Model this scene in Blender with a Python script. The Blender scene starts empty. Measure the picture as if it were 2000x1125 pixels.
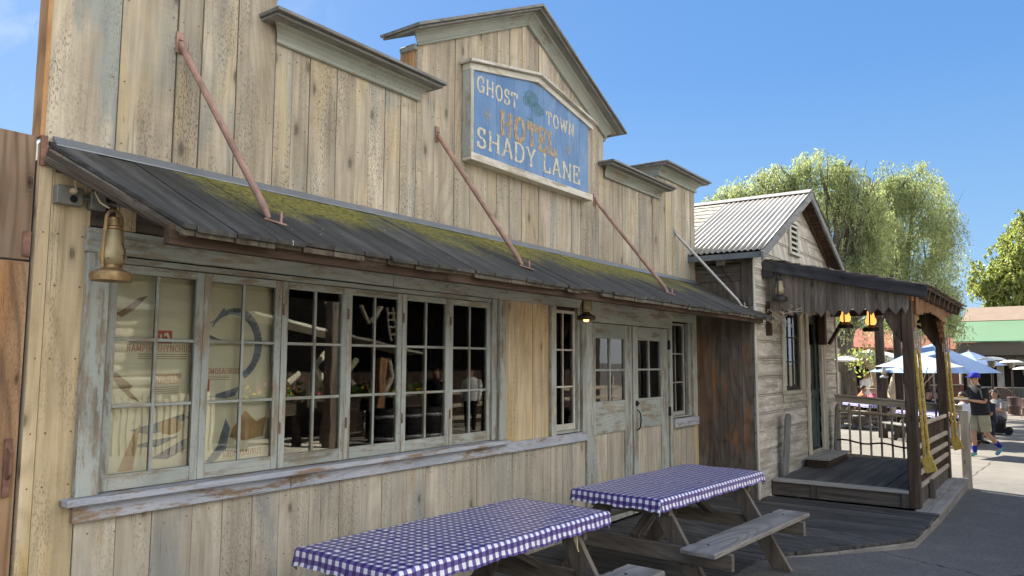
import bpy, bmesh, math, random
import numpy as np
from mathutils import Vector, Matrix, noise as mnoise
R_ = math.radians
sc = bpy.context.scene
col = sc.collection
random.seed(7); rng = np.random.default_rng(7)
# ---------------------------------------------------------------- camera, sky, sun, exposure
def _n(v): return v/np.linalg.norm(v)
FPX = 1480.0
_X = _n(np.array([1072., 147.5, FPX]))
_U = np.array([80., -15060., FPX]); _U = _n(_U-_X*(_U@_X))
_Y = _n(np.cross(_U, _X))
Rw = np.array([_X, _Y, _U])
CAM = np.array([0., -3.9, 1.70])
cd = bpy.data.cameras.new('camera'); cam = bpy.data.objects.new('camera', cd); col.objects.link(cam)
cd.sensor_width = 36; cd.lens = FPX/2000*36; cd.clip_start = .05; cd.clip_end = 2000
right = Rw@np.array([1, 0, 0]); up = Rw@np.array([0, -1, 0]); back = Rw@np.array([0, 0, -1])
cam.matrix_world = Matrix(((right[0], up[0], back[0], CAM[0]), (right[1], up[1], back[1], CAM[1]), (right[2], up[2], back[2], CAM[2]), (0, 0, 0, 1)))
sc.camera = cam
SUN_AZ, SUN_EL = R_(21), R_(41)
world = bpy.data.worlds.new("World"); sc.world = world; world.use_nodes = True
wn = world.node_tree; wn.nodes.clear()
wo = wn.nodes.new('ShaderNodeOutputWorld'); wb = wn.nodes.new('ShaderNodeBackground'); wb.inputs[1].default_value = .10
sk = wn.nodes.new('ShaderNodeTexSky'); sk.sky_type = 'NISHITA'; sk.sun_disc = False; sk.sun_elevation = SUN_EL; sk.sun_rotation = SUN_AZ
sk.air_density = 1.0; sk.dust_density = .6; sk.ozone_density = 2.2; sk.altitude = 60
tc = wn.nodes.new('ShaderNodeTexCoord')
mp = wn.nodes.new('ShaderNodeMapping'); mp.inputs['Scale'].default_value = (5, 1.3, 2.2); mp.inputs['Rotation'].default_value = (0, .5, .9)
nz = wn.nodes.new('ShaderNodeTexNoise'); nz.inputs['Scale'].default_value = 2.3; nz.inputs['Detail'].default_value = 7; nz.inputs['Roughness'].default_value = .6; nz.inputs['Distortion'].default_value = .6
cr = wn.nodes.new('ShaderNodeValToRGB'); cr.color_ramp.elements[0].position = .47; cr.color_ramp.elements[1].position = .80
cr.color_ramp.elements[1].color = (.95, .95, .95, 1)
nz2 = wn.nodes.new('ShaderNodeTexNoise'); nz2.inputs['Scale'].default_value = 2.1; nz2.inputs['Detail'].default_value = 2
cr2 = wn.nodes.new('ShaderNodeValToRGB'); cr2.color_ramp.elements[0].position = .40; cr2.color_ramp.elements[1].position = .60
mm = wn.nodes.new('ShaderNodeMath'); mm.operation = 'MULTIPLY'
mx = wn.nodes.new('ShaderNodeMix'); mx.data_type = 'RGBA'; mx.inputs['B'].default_value = (1.9, 2.15, 2.4, 1); mm.use_clamp = True
sx = wn.nodes.new('ShaderNodeSeparateXYZ'); gr = wn.nodes.new('ShaderNodeValToRGB')
for i, (p_, c_) in enumerate(((0., (1.15, 1.75, 2.5)), (.12, (.72, 1.42, 2.4)), (.35, (.33, .98, 2.25)), (1., (.16, .55, 1.7)))):
    e_ = gr.color_ramp.elements[i] if i < 2 else gr.color_ramp.elements.new(p_)
    e_.position = p_; e_.color = tuple(q/2.5 for q in c_)+(1,)
vm = wn.nodes.new('ShaderNodeVectorMath'); vm.operation = 'SCALE'; vm.inputs['Scale'].default_value = 1.62
mxs = wn.nodes.new('ShaderNodeMix'); mxs.data_type = 'RGBA'; mxs.inputs['Factor'].default_value = .08
# bright bank added to the unseen street-side sky to light the shaded front
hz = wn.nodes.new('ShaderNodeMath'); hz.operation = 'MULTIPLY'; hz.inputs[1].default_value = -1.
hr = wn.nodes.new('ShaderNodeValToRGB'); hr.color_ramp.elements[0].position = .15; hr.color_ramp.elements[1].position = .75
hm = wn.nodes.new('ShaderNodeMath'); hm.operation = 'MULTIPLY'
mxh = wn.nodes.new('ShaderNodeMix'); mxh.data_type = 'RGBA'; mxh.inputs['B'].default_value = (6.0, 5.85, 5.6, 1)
L = wn.links.new
L(tc.outputs['Generated'], mp.inputs[0]); L(mp.outputs[0], nz.inputs['Vector']); L(nz.outputs[0], cr.inputs[0])
L(tc.outputs['Generated'], nz2.inputs['Vector']); L(nz2.outputs[0], cr2.inputs[0])
L(cr.outputs[0], mm.inputs[0]); L(cr2.outputs[0], mm.inputs[1])
dd_ = wn.nodes.new('ShaderNodeMath'); dd_.operation = 'SUBTRACT'; L(sx.outputs[1], dd_.inputs[0]); L(sx.outputs[0], dd_.inputs[1])
dr_ = wn.nodes.new('ShaderNodeMapRange'); dr_.inputs[1].default_value = -.28; dr_.inputs[2].default_value = .05; L(dd_.outputs[0], dr_.inputs[0])
m3_ = wn.nodes.new('ShaderNodeMath'); m3_.operation = 'MULTIPLY'; L(mm.outputs[0], m3_.inputs[0]); L(dr_.outputs[0], m3_.inputs[1]); L(m3_.outputs[0], mx.inputs['Factor'])
L(tc.outputs['Generated'], sx.inputs[0]); L(sx.outputs[2], gr.inputs[0]); L(gr.outputs[0], vm.inputs[0])
L(vm.outputs[0], mxs.inputs['A']); L(sk.outputs[0], mxs.inputs['B'])
L(mxs.outputs['Result'], mx.inputs['A'])
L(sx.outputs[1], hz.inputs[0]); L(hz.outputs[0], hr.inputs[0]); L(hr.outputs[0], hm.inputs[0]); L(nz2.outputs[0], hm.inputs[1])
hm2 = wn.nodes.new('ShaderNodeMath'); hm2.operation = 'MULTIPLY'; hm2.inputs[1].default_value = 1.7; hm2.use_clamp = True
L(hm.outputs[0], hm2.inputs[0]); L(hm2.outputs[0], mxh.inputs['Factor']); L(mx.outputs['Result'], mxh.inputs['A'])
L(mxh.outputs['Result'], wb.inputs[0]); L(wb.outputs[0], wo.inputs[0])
sl = bpy.data.lights.new('sun', 'SUN'); sl.energy = 3.5; sl.angle = R_(.5); sl.color = (1, .93, .82)
so = bpy.data.objects.new('sun', sl); col.objects.link(so)
sd = Vector((math.sin(SUN_AZ)*math.cos(SUN_EL), math.cos(SUN_AZ)*math.cos(SUN_EL), math.sin(SUN_EL)))
so.rotation_euler = sd.to_track_quat('Z', 'Y').to_euler()
sc.view_settings.view_transform = 'Standard'; sc.view_settings.look = 'None'; sc.view_settings.gamma = 1
sc.view_settings.exposure = 2.3
sc.cycles.max_bounces = 7; sc.cycles.transparent_max_bounces = 16; sc.cycles.caustics_reflective = False

# ---------------------------------------------------------------- node helpers
def newmat(name):
    m = bpy.data.materials.new(name); m.use_nodes = True; m.node_tree.nodes.clear(); return m
class NT:
    def __init__(s, m): s.t = m.node_tree; s.n = s.t.nodes
    def node(s, typ, **kw):
        o = s.n.new(typ)
        for k, v in kw.items(): setattr(o, k, v)
        return o
    def setin(s, o, i, v):
        if v is None: return
        if hasattr(v, 'links') or hasattr(v, 'is_output'): s.t.links.new(v, o.inputs[i])
        else: o.inputs[i].default_value = v
    def math(s, op, a, b=None, c=None, clamp=False):
        o = s.node('ShaderNodeMath', operation=op); o.use_clamp = clamp
        s.setin(o, 0, a); s.setin(o, 1, b)
        if c is not None: s.setin(o, 2, c)
        return o.outputs[0]
    def comb(s, x, y, z=0.0):
        o = s.node('ShaderNodeCombineXYZ'); s.setin(o, 0, x); s.setin(o, 1, y); s.setin(o, 2, z); return o.outputs[0]
    def noise(s, vec, scale=1., detail=2., rough=.5, dist=0.):
        o = s.node('ShaderNodeTexNoise'); s.setin(o, 'Vector', vec); s.setin(o, 'Scale', scale); s.setin(o, 'Detail', detail)
        s.setin(o, 'Roughness', rough); s.setin(o, 'Distortion', dist); return o.outputs[0]
    def ramp(s, f, stops, interp='LINEAR'):
        o = s.node('ShaderNodeValToRGB'); e = o.color_ramp.elements; o.color_ramp.interpolation = interp
        while len(e) < len(stops): e.new(.5)
        for i, (p, c) in enumerate(stops):
            e[i].position = p
            e[i].color = (c, c, c, 1) if isinstance(c, (int, float)) else (*c, 1)
        s.setin(o, 0, f); return o.outputs[0]
    def mix(s, f, a, b, blend='MIX'):
        o = s.node('ShaderNodeMix', data_type='RGBA', blend_type=blend); s.setin(o, 0, f)
        a = (*a, 1) if isinstance(a, tuple) and len(a) == 3 else a; b = (*b, 1) if isinstance(b, tuple) and len(b) == 3 else b
        s.setin(o, 6, a); s.setin(o, 7, b); return o.outputs[2]
    def sep(s, v):
        o = s.node('ShaderNodeSeparateXYZ'); s.setin(o, 0, v); return o.outputs
    def bsdf(s, color, rough=.7, metal=0., bump=None, bstr=.3, bdist=.003, spec=.35, emit=None, estr=1., trans=None):
        p = s.node('ShaderNodeBsdfPrincipled')
        if isinstance(color, tuple): color = (*color, 1) if len(color) == 3 else color
        s.setin(p, 'Base Color', color); s.setin(p, 'Roughness', rough); s.setin(p, 'Metallic', metal)
        s.setin(p, 'Specular IOR Level', spec)
        if emit: s.setin(p, 'Emission Color', (*emit, 1)); s.setin(p, 'Emission Strength', estr)
        if bump is not None:
            b = s.node('ShaderNodeBump'); s.setin(b, 'Strength', bstr); s.setin(b, 'Distance', bdist); s.setin(b, 'Height', bump)
            s.t.links.new(b.outputs[0], p.inputs['Normal'])
        o = s.node('ShaderNodeOutputMaterial')
        out = p.outputs[0]
        if trans:
            tb = s.node('ShaderNodeBsdfTranslucent'); s.setin(tb, 0, (*trans[0], 1)); ms = s.node('ShaderNodeMixShader')
            s.setin(ms, 0, trans[1]); s.t.links.new(out, ms.inputs[1]); s.t.links.new(tb.outputs[0], ms.inputs[2]); out = ms.outputs[0]
        s.t.links.new(out, o.inputs[0]); return p

def wood(name, cols, stains=(), pit=.5, knots=.045, rings=.35, paint=None, tint=.22, rough=.85, bump=.5, saw=.12, fib=.32, moss=None, vstain=None):
    """weathered board; cols dark, mid, light; UV in metres: u across, v along the grain"""
    m = newmat(name); t = NT(m)
    uv = t.node('ShaderNodeUVMap'); u, v, _ = t.sep(uv.outputs[0])
    rnd = t.node('ShaderNodeNewGeometry').outputs['Random Per Island']
    wn_ = t.node('ShaderNodeTexWhiteNoise', noise_dimensions='1D'); t.setin(wn_, 'W', t.math('MULTIPLY', rnd, 91.7)); r2, r3, _b = t.sep(wn_.outputs['Color'])
    u = t.math('ADD', u, t.math('MULTIPLY', rnd, 37.)); v = t.math('ADD', v, t.math('MULTIPLY', r2, 53.))
    def cv(a, b, c=0.0): return t.comb(t.math('MULTIPLY', u, a), t.math('MULTIPLY', v, b), c)
    n1 = t.noise(cv(2.6, .42), 1., 1.5, .4)
    fine = t.noise(cv(240, 6.), 1., 2., .6)
    streak = t.noise(cv(17, .6), 1., 4., .6)
    blotch = t.noise(cv(2.4, 1.3), 1., 5., .62)
    ringv = t.math('SINE', t.math('ADD', t.math('MULTIPLY', n1, 105.), t.math('MULTIPLY', streak, 2.2)))
    ring = t.math('MULTIPLY', t.math('POWER', t.math('ADD', t.math('MULTIPLY', ringv, .5), .5), 3.), rings)
    ring = t.math('MULTIPLY', ring, t.ramp(blotch, [(.35, .25), (.6, 1.)]))
    f = t.math('ADD', t.math('MULTIPLY', streak, .55), t.math('MULTIPLY', blotch, .45))
    c = t.ramp(f, [(.34, cols[0]), (.5, cols[1]), (.66, cols[2])])
    for i, (sc_, lo, amt) in enumerate(stains):
        sn = t.noise(cv(3.1+i*1.3, .75+.3*i, 7.3*i+3), 1., 5., .65)
        msk = t.math('MULTIPLY', t.ramp(sn, [(lo, 0.), (lo+.13, 1.)]), t.math('MULTIPLY', t.math('ADD', .25, t.math('MULTIPLY', r3 if i % 2 else r2, 1.3)), amt, clamp=True), clamp=True)
        c = t.mix(msk, c, sc_)
    h = t.math('ADD', t.math('MULTIPLY', fine, .5), t.math('MULTIPLY', ring, -.8))
    if knots:
        vo = t.node('ShaderNodeTexVoronoi', voronoi_dimensions='2D'); t.setin(vo, 'Vector', t.comb(t.math('ADD', t.math('MULTIPLY', u, 2.7), t.math('MULTIPLY', streak, .08)), t.math('MULTIPLY', v, 1.15), 0.)); t.setin(vo, 'Scale', 1.)
        kd = t.math('ADD', vo.outputs['Distance'], t.math('MULTIPLY', t.math('SUBTRACT', fine, .5), .02))
        kn = t.ramp(kd, [(knots*.45, 1.), (knots, .25), (knots*2.0, 0.)])
        halo = t.math('SINE', t.math('MULTIPLY', vo.outputs['Distance'], 260.))
        hal = t.math('MULTIPLY', t.ramp(vo.outputs['Distance'], [(knots, 1.), (knots*3.2, 0.)]), t.math('MULTIPLY', t.math('ADD', halo, 1.), .16*rings*2))
        c = t.mix(t.math('ADD', t.math('MULTIPLY', kn, .68), hal, clamp=True), c, tuple(x*.28 for x in cols[0]))
    if paint:
        pc, amt, ed = paint
        pn = t.noise(cv(9, 2.2, 11.), 1., 6., .72)
        pn = t.math('ADD', t.math('MULTIPLY', pn, .75), t.math('MULTIPLY', streak, .25))
        pm = t.ramp(pn, [(1-amt-.03, 0.), (1-amt+.03, 1.)])
        pv = t.mix(t.ramp(blotch, [(.35, 0.), (.65, 1.)]), pc, ed)
        c = t.mix(pm, c, pv); h = t.math('ADD', h, t.math('MULTIPLY', pm, .35))
    if pit:
        pn = t.noise(cv(150, 42, 5.), 1., 2., .6); pmk = t.noise(cv(4.2, .9, 9.), 1., 3., .6)
        pm = t.math('MULTIPLY', t.ramp(pn, [(.52, 0.), (.60, 1.)]), t.ramp(pmk, [(.47, 0.), (.60, 1.)]))
        c = t.mix(t.math('MULTIPLY', pm, pit), c, tuple(x*.33 for x in cols[0])); h = t.math('SUBTRACT', h, t.math('MULTIPLY', pm, .5))
    # long drying checks
    ck = t.noise(cv(42, .55, 21.), 1., 1., .5)
    ckm = t.ramp(ck, [(.492, 0.), (.5, 1.), (.508, 0.)])
    ckm = t.math('MULTIPLY', ckm, t.ramp(t.noise(cv(5, .9, 31.), 1., 2.), [(.52, 0.), (.6, .7)]))
    c = t.mix(ckm, c, tuple(x*.25 for x in cols[0])); h = t.math('SUBTRACT', h, ckm)
    if saw:
        sw = t.noise(cv(3., 170, 2.), 1., 2., .5)
        k = t.math('ADD', 1-saw/2, t.math('MULTIPLY', sw, saw))
        c = t.mix(1., c, t.comb(k, k, k), 'MULTIPLY')
    k = t.math('MULTIPLY', t.math('ADD', 1-fib/2, t.math('MULTIPLY', fine, fib)), t.math('SUBTRACT', 1., ring))
    k = t.math('MULTIPLY', k, t.math('ADD', 1-tint/2, t.math('MULTIPLY', r3, tint)))
    c = t.mix(1., c, t.comb(k, k, k), 'MULTIPLY')
    if moss:
        P = t.node('ShaderNodeTexCoord').outputs['Object']; x, y, z = t.sep(P); x = t.math('ADD', x, 5.6)
        mn = t.noise(t.comb(t.math('MULTIPLY', x, 2.1), t.math('MULTIPLY', y, 2.4), 0.), 1., 6., .68)
        band = t.ramp(t.math('MULTIPLY', y, -1.), [(.0, .80), (.08, 1.), (.35, .80), (.6, .42), (.78, 0.)])
        xr = t.ramp(t.math('MULTIPLY', x, .1), [(.20, 0.), (.225, 1.), (.33, .95), (.36, .75), (.44, .95), (.78, .95), (.92, .6)])
        mk = t.ramp(t.math('ADD', mn, t.math('MULTIPLY', t.math('MULTIPLY', band, xr), .55)), [(.76, 0.), (1.0, .95)])
        c = t.mix(mk, c, t.mix(t.ramp(t.noise(cv(34, 26), 1., 5., .7), [(.42, 0.), (.58, 1.)]), moss, tuple(x*.33 for x in moss)))
        sp = t.noise(t.comb(t.math('MULTIPLY', x, 26.), t.math('MULTIPLY', y, 40.), 0.), 1., 1.)
        c = t.mix(t.ramp(sp, [(.765, 0.), (.785, .8)]), c, (.62, .63, .6))
    t.bsdf(c, rough, bump=h, bstr=bump, bdist=.0035, spec=.25)
    return m

def simple(name, c, rough=.6, metal=0., var=.15, scale=20., bump=.1, spec=.4, **kw):
    m = newmat(name); t = NT(m)
    P = t.node('ShaderNodeTexCoord').outputs['Object']
    n = t.noise(P, scale, 4., .6)
    cc = t.mix(t.ramp(n, [(.3, 0.), (.7, 1.)]), tuple(x*(1-var) for x in c), tuple(min(1, x*(1+var)) for x in c))
    t.bsdf(cc, rough, metal, bump=n, bstr=bump, bdist=.002, spec=spec, **kw); return m

def glassmat(name, tint=(.93, .97, .95), ior=1.5):
    m = newmat(name); t = NT(m)
    fr = t.node('ShaderNodeFresnel'); fr.inputs[0].default_value = ior
    P = t.node('ShaderNodeTexCoord').outputs['Object']
    n = t.noise(P, 2.2, 2., .5)
    b = t.node('ShaderNodeBump'); t.setin(b, 'Strength', .05); t.setin(b, 'Distance', .012); t.setin(b, 'Height', n)
    g = t.node('ShaderNodeBsdfGlossy'); g.inputs['Roughness'].default_value = .012; t.t.links.new(b.outputs[0], g.inputs['Normal'])
    tr = t.node('ShaderNodeBsdfTransparent'); tr.inputs[0].default_value = (*tint, 1)
    ms = t.node('ShaderNodeMixShader'); k = t.math('MULTIPLY', fr.outputs[0], 1.3, clamp=True)
    t.t.links.new(k, ms.inputs[0]); t.t.links.new(tr.outputs[0], ms.inputs[1]); t.t.links.new(g.outputs[0], ms.inputs[2])
    o = t.node('ShaderNodeOutputMaterial'); t.t.links.new(ms.outputs[0], o.inputs[0]); return m

# ---------------------------------------------------------------- mesh helpers
class MB:
    def __init__(s): s.v = []; s.f = []; s.uv = []; s.mi = []
    def face(s, pts, uvs, mi=0):
        b = len(s.v); s.v.extend(pts); s.f.append(tuple(range(b, b+len(pts)))); s.uv.append(uvs); s.mi.append(mi)
    def hexa(s, P, grain='z', mi=0, ax=None):
        """P: 8 points, order x0y0z0 x1y0z0 x1y1z0 x0y1z0 then the z1 ring"""
        P = [Vector(p) for p in P]
        ex = (P[1]-P[0]).normalized(); ey = (P[3]-P[0]).normalized(); ez = (P[4]-P[0]).normalized()
        A = {'x': ex, 'y': ey, 'z': ez}
        g = A[grain]; o = [A[k] for k in 'xyz' if k != grain]
        b = len(s.v); s.v.extend([tuple(p) for p in P])
        for f, nrm in (((0, 3, 2, 1), 'z'), ((4, 5, 6, 7), 'z'), ((0, 1, 5, 4), 'y'), ((2, 3, 7, 6), 'y'), ((1, 2, 6, 5), 'x'), ((3, 0, 4, 7), 'x')):
            if nrm == grain: U, V = o
            else: V = g; U = [A[k] for k in 'xyz' if k != grain and k != nrm][0]
            s.f.append(tuple(b+i for i in f)); s.uv.append([(P[i].dot(U), P[i].dot(V)) for i in f]); s.mi.append(mi)
    def box(s, x0, x1, y0, y1, z0, z1, grain='z', mi=0, j=0.):
        if j:
            x0, x1, y0, y1, z0, z1 = [a+random.uniform(-j, j) for a in (x0, x1, y0, y1, z0, z1)]
        s.hexa([(x0, y0, z0), (x1, y0, z0), (x1, y1, z0), (x0, y1, z0), (x0, y0, z1), (x1, y0, z1), (x1, y1, z1), (x0, y1, z1)], grain, mi)
    def beam(s, a, b, w, h, up=(0, 0, 1), mi=0, seg=1, wob=0.):
        """board from a to b; w across, h along 'up'; grain along its length"""
        a = Vector(a); b = Vector(b); d = (b-a).normalized(); u = Vector(up); r = u.cross(d)
        if r.length < 1e-4: r = Vector((1, 0, 0)).cross(d)
        r.normalize(); u = d.cross(r).normalized()
        q = lambda p, i, k: p + r*(w/2*i) + u*(h/2*k)
        s.hexa([q(a, -1, -1), q(a, 1, -1), q(a, 1, 1), q(a, -1, 1), q(b, -1, -1), q(b, 1, -1), q(b, 1, 1), q(b, -1, 1)], 'z', mi)
    def prism(s, poly, y0, y1, grain='z', mi=0, plane='xz'):
        """polygon in a plane, extruded along the third axis"""
        n = len(poly)
        def pt(p, t): return {'xz': (p[0], t, p[1]), 'yz': (t, p[0], p[1]), 'xy': (p[0], p[1], t)}[plane]
        uvp = (lambda p: (p[0], p[1])) if grain == 'z' else (lambda p: (p[1], p[0]))
        b = len(s.v); s.v.extend([pt(p, y0) for p in poly]+[pt(p, y1) for p in poly])
        s.f.append(tuple(b+i for i in range(n))); s.uv.append([uvp(p) for p in poly]); s.mi.append(mi)
        s.f.append(tuple(b+n+i for i in reversed(range(n)))); s.uv.append([uvp(p) for p in reversed(poly)]); s.mi.append(mi)
        L_ = 0
        for i in range(n):
            j = (i+1) % n; d = math.hypot(poly[j][0]-poly[i][0], poly[j][1]-poly[i][1])
            s.f.append((b+j, b+i, b+n+i, b+n+j))
            e = [(y0, L_+d), (y0, L_), (y1, L_), (y1, L_+d)]
            s.uv.append(e if grain == 'z' else e); s.mi.append(mi); L_ += d
    def tube(s, pts, r, n=8, mi=0, cap=True):
        pts = [Vector(p) for p in pts]; rr = r if isinstance(r, (list, tuple)) else [r]*len(pts)
        b = len(s.v); L_ = 0; ref = None
        for i, p in enumerate(pts):
            d = (pts[min(i+1, len(pts)-1)]-pts[max(i-1, 0)]).normalized()
            if ref is None:
                ref = d.orthogonal().normalized()
            ref = (ref-d*ref.dot(d)).normalized(); q = d.cross(ref)
            for k in range(n):
                a = 2*math.pi*k/n; s.v.append(tuple(p+ref*(math.cos(a)*rr[i])+q*(math.sin(a)*rr[i])))
        for i in range(len(pts)-1):
            l2 = L_+(pts[i+1]-pts[i]).length
            for k in range(n):
                k2 = (k+1) % n; R0 = rr[i]*6.28
                s.f.append((b+i*n+k, b+i*n+k2, b+(i+1)*n+k2, b+(i+1)*n+k)); s.mi.append(mi)
                s.uv.append([(k/n*R0, L_), ((k+1)/n*R0, L_), ((k+1)/n*R0, l2), (k/n*R0, l2)])
            L_ = l2
        if cap:
            s.f.append(tuple(b+k for k in reversed(range(n)))); s.uv.append([(0, 0)]*n); s.mi.append(mi)
            e = b+(len(pts)-1)*n; s.f.append(tuple(e+k for k in range(n))); s.uv.append([(0, 0)]*n); s.mi.append(mi)
    def lathe(s, prof, c=(0, 0, 0), n=20, mi=0):
        """prof: (radius, z) from bottom to top"""
        b = len(s.v)
        for r, z in prof:
            for k in range(n):
                a = 2*math.pi*k/n; s.v.append((c[0]+math.cos(a)*r, c[1]+math.sin(a)*r, c[2]+z))
        for i in range(len(prof)-1):
            for k in range(n):
                k2 = (k+1) % n
                s.f.append((b+i*n+k, b+i*n+k2, b+(i+1)*n+k2, b+(i+1)*n+k)); s.mi.append(mi)
                s.uv.append([(k*.05, prof[i][1]), (k*.05+.05, prof[i][1]), (k*.05+.05, prof[i+1][1]), (k*.05, prof[i+1][1])])
    def tf(s, M, start=0):
        for i in range(start, len(s.v)): s.v[i] = tuple(M@Vector(s.v[i]))
    def merge(s, o, mi):
        b = len(s.v); s.v += o.v; s.f += [tuple(b+k for k in f) for f in o.f]; s.uv += o.uv; s.mi += [mi]*len(o.f)
    def build(s, name, mats, parent=None, bevel=0., smooth=False, fixn=False, each=False):
        if each:
            par = list(range(len(s.v)))
            def fd(i):
                while par[i] != i: par[i] = par[par[i]]; i = par[i]
                return i
            for f in s.f:
                r0 = fd(f[0])
                for k in f[1:]: par[fd(k)] = r0
            gr = {}
            for n_, f in enumerate(s.f): gr.setdefault(fd(f[0]), []).append(n_)
            out = None
            for fs in gr.values():
                m2 = MB(); mp_ = {}
                for n_ in fs:
                    idx = []
                    for k in s.f[n_]:
                        if k not in mp_: mp_[k] = len(m2.v); m2.v.append(s.v[k])
                        idx.append(mp_[k])
                    m2.f.append(tuple(idx)); m2.uv.append(s.uv[n_]); m2.mi.append(s.mi[n_])
                out = m2.build(name, mats, parent, bevel, smooth, fixn)
            return out
        me = bpy.data.meshes.new(name)
        o = Vector((0, 0, 0))
        if parent is not None:
            p = parent
            while p is not None: o = o+p.location; p = p.parent
        me.from_pydata([(a[0]-o.x, a[1]-o.y, a[2]-o.z) for a in s.v], [], s.f)
        ul = me.uv_layers.new(name='UVMap'); fl = [c for f in s.uv for p in f for c in p]
        ul.data.foreach_set('uv', fl)
        me.polygons.foreach_set('material_index', s.mi)
        if smooth: me.polygons.foreach_set('use_smooth', [True]*len(s.f))
        for m in (mats if isinstance(mats, (list, tuple)) else [mats]): me.materials.append(m)
        if fixn:
            bm = bmesh.new(); bm.from_mesh(me); bmesh.ops.recalc_face_normals(bm, faces=bm.faces); bm.to_mesh(me); bm.free()
        ob = bpy.data.objects.new(name, me); col.objects.link(ob); ob.parent = parent
        if bevel:
            b = ob.modifiers.new('edge', 'BEVEL'); b.width = bevel; b.segments = 1; b.limit_method = 'ANGLE'
        if smooth:
            me.set_sharp_from_angle(angle=R_(40)) if hasattr(me, 'set_sharp_from_angle') else None
        return ob
def thing(name, label, cat, loc=(0, 0, 0), group=None, rz=0):
    o = bpy.data.objects.new(name, None); col.objects.link(o); o.location = loc; o.rotation_euler = (0, 0, rz); o.empty_display_size = .1
    o['label'] = label; o['category'] = cat
    if group: o['group'] = group
    return o
def tag(o, label, cat, group=None, kind=None):
    o['label'] = label
    if cat: o['category'] = cat
    if group: o['group'] = group
    if kind: o['kind'] = kind
    return o
def sub(name, parent):  # a part that only parents sub-parts is avoided; kept for rigid groups
    o = bpy.data.objects.new(name, None); col.objects.link(o); o.parent = parent; return o
def copy_tree(o, parent=None):
    c = o.copy(); col.objects.link(c); c.parent = parent
    for ch in list(o.children): copy_tree(ch, c)
    return c
def bg(px, py, D):
    return Vector(CAM + Rw@(np.array([(px-1000)/FPX, (py-562.5)/FPX, 1.])*D))
def gz(x):
    """height of the asphalt, which falls away to the right"""
    K = [(-1e4, -.02), (3, -.02), (6.6, -.012), (7.4, -.06), (8.5, -.10), (10.1, -.125), (13.2, -.155), (20, -.23), (37, -.38), (60, -.45), (1e4, -.45)]
    for (a, za), (b, zb) in zip(K, K[1:]):
        if x <= b: return za+(zb-za)*(x-a)/(b-a)
    return -.45
# ---------------------------------------------------------------- materials
W_UP = wood('wall_boards_upper', ((.22, .19, .145), (.365, .32, .25), (.52, .465, .37)),
            stains=(((.42, .34, .19), .54, .75), ((.25, .27, .25), .50, .7), ((.40, .33, .30), .57, .6)), pit=.62, tint=.2, rings=.17, knots=.058, saw=.25)
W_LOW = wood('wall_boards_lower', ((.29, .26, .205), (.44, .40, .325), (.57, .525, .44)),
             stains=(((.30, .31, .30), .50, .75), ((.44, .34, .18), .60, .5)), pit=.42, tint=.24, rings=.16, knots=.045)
W_WARM = wood('wall_boards_yellow', ((.33, .26, .155), (.50, .41, .265), (.64, .54, .37)),
              stains=(((.56, .36, .09), .55, .7), ((.34, .25, .15), .62, .5)), pit=.45, tint=.14, rings=.2)
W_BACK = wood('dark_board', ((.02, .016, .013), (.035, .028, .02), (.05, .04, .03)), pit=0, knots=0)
W_TRIM = wood('blue_grey_trim', ((.16, .145, .12), (.27, .24, .19), (.38, .34, .27)), paint=((.29, .325, .31), .53, (.39, .415, .395)), pit=.25, knots=.02, tint=.14, rings=.15)
W_CORN = wood('cornice_trim', ((.15, .12, .085), (.24, .20, .15), (.33, .28, .21)), stains=(((.42, .15, .05), .66, .9),), paint=((.225, .25, .225), .57, (.31, .33, .295)), pit=.3, knots=.02, tint=.1, rings=.1)
W_CAP = wood('cap_board', ((.10, .10, .098), (.18, .18, .175), (.28, .28, .27)), pit=.5, knots=.03, rings=.2, paint=((.17, .18, .18), .48, (.23, .24, .235)))
W_BLUE = wood('blue_painted_trim', ((.16, .12, .08), (.26, .19, .13), (.36, .28, .2)), stains=(((.42, .17, .07), .64, .8),), paint=((.31, .34, .40), .54, (.40, .43, .50)), pit=.2, knots=.02, tint=.12, rings=.15)
W_SIGN = wood('blue_sign_board', ((.06, .10, .18), (.12, .20, .34), (.2, .3, .45)), paint=((.095, .185, .36), .62, (.165, .27, .45)), pit=.12, knots=.0, tint=.1, rings=.1, rough=.8)
W_WHITE = wood('chalky_trim', ((.26, .23, .18), (.4, .37, .31), (.52, .48, .42)), paint=((.46, .45, .40), .55, (.58, .57, .52)), pit=.3, knots=.02, tint=.08, rings=.1)
W_AWN = wood('awning_board', ((.028, .027, .024), (.052, .051, .046), (.10, .10, .092)), stains=(((.12, .12, .12), .6, .6),), pit=.5, knots=.02, rings=.15, tint=.35, moss=(.235, .22, .05))
W_EDGE = wood('awning_edge', ((.05, .04, .03), (.10, .085, .065), (.18, .155, .12)), pit=.6, knots=.03, tint=.3)
W_BEAM = wood('brown_beam', ((.028, .019, .014), (.058, .038, .027), (.105, .074, .055)), pit=.5, knots=.03, tint=.2)
W_FENCE = wood('brown_fence_board', ((.14, .095, .065), (.25, .18, .125), (.37, .28, .205)), stains=(((.36, .21, .10), .56, .5), ((.27, .24, .21), .52, .6)), pit=.3, rings=.4, knots=.04)
W_ORANGE = wood('orange_board', ((.22, .12, .05), (.36, .20, .09), (.48, .29, .14)), pit=.2, knots=.02)
W_SIDE = wood('house_siding', ((.27, .24, .20), (.44, .41, .36), (.60, .56, .50)), stains=(((.22, .13, .09), .64, .6), ((.25, .26, .26), .56, .5)), paint=((.54, .52, .47), .48, (.66, .63, .57)), pit=.5, tint=.2, rings=.15, knots=.02)
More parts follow.
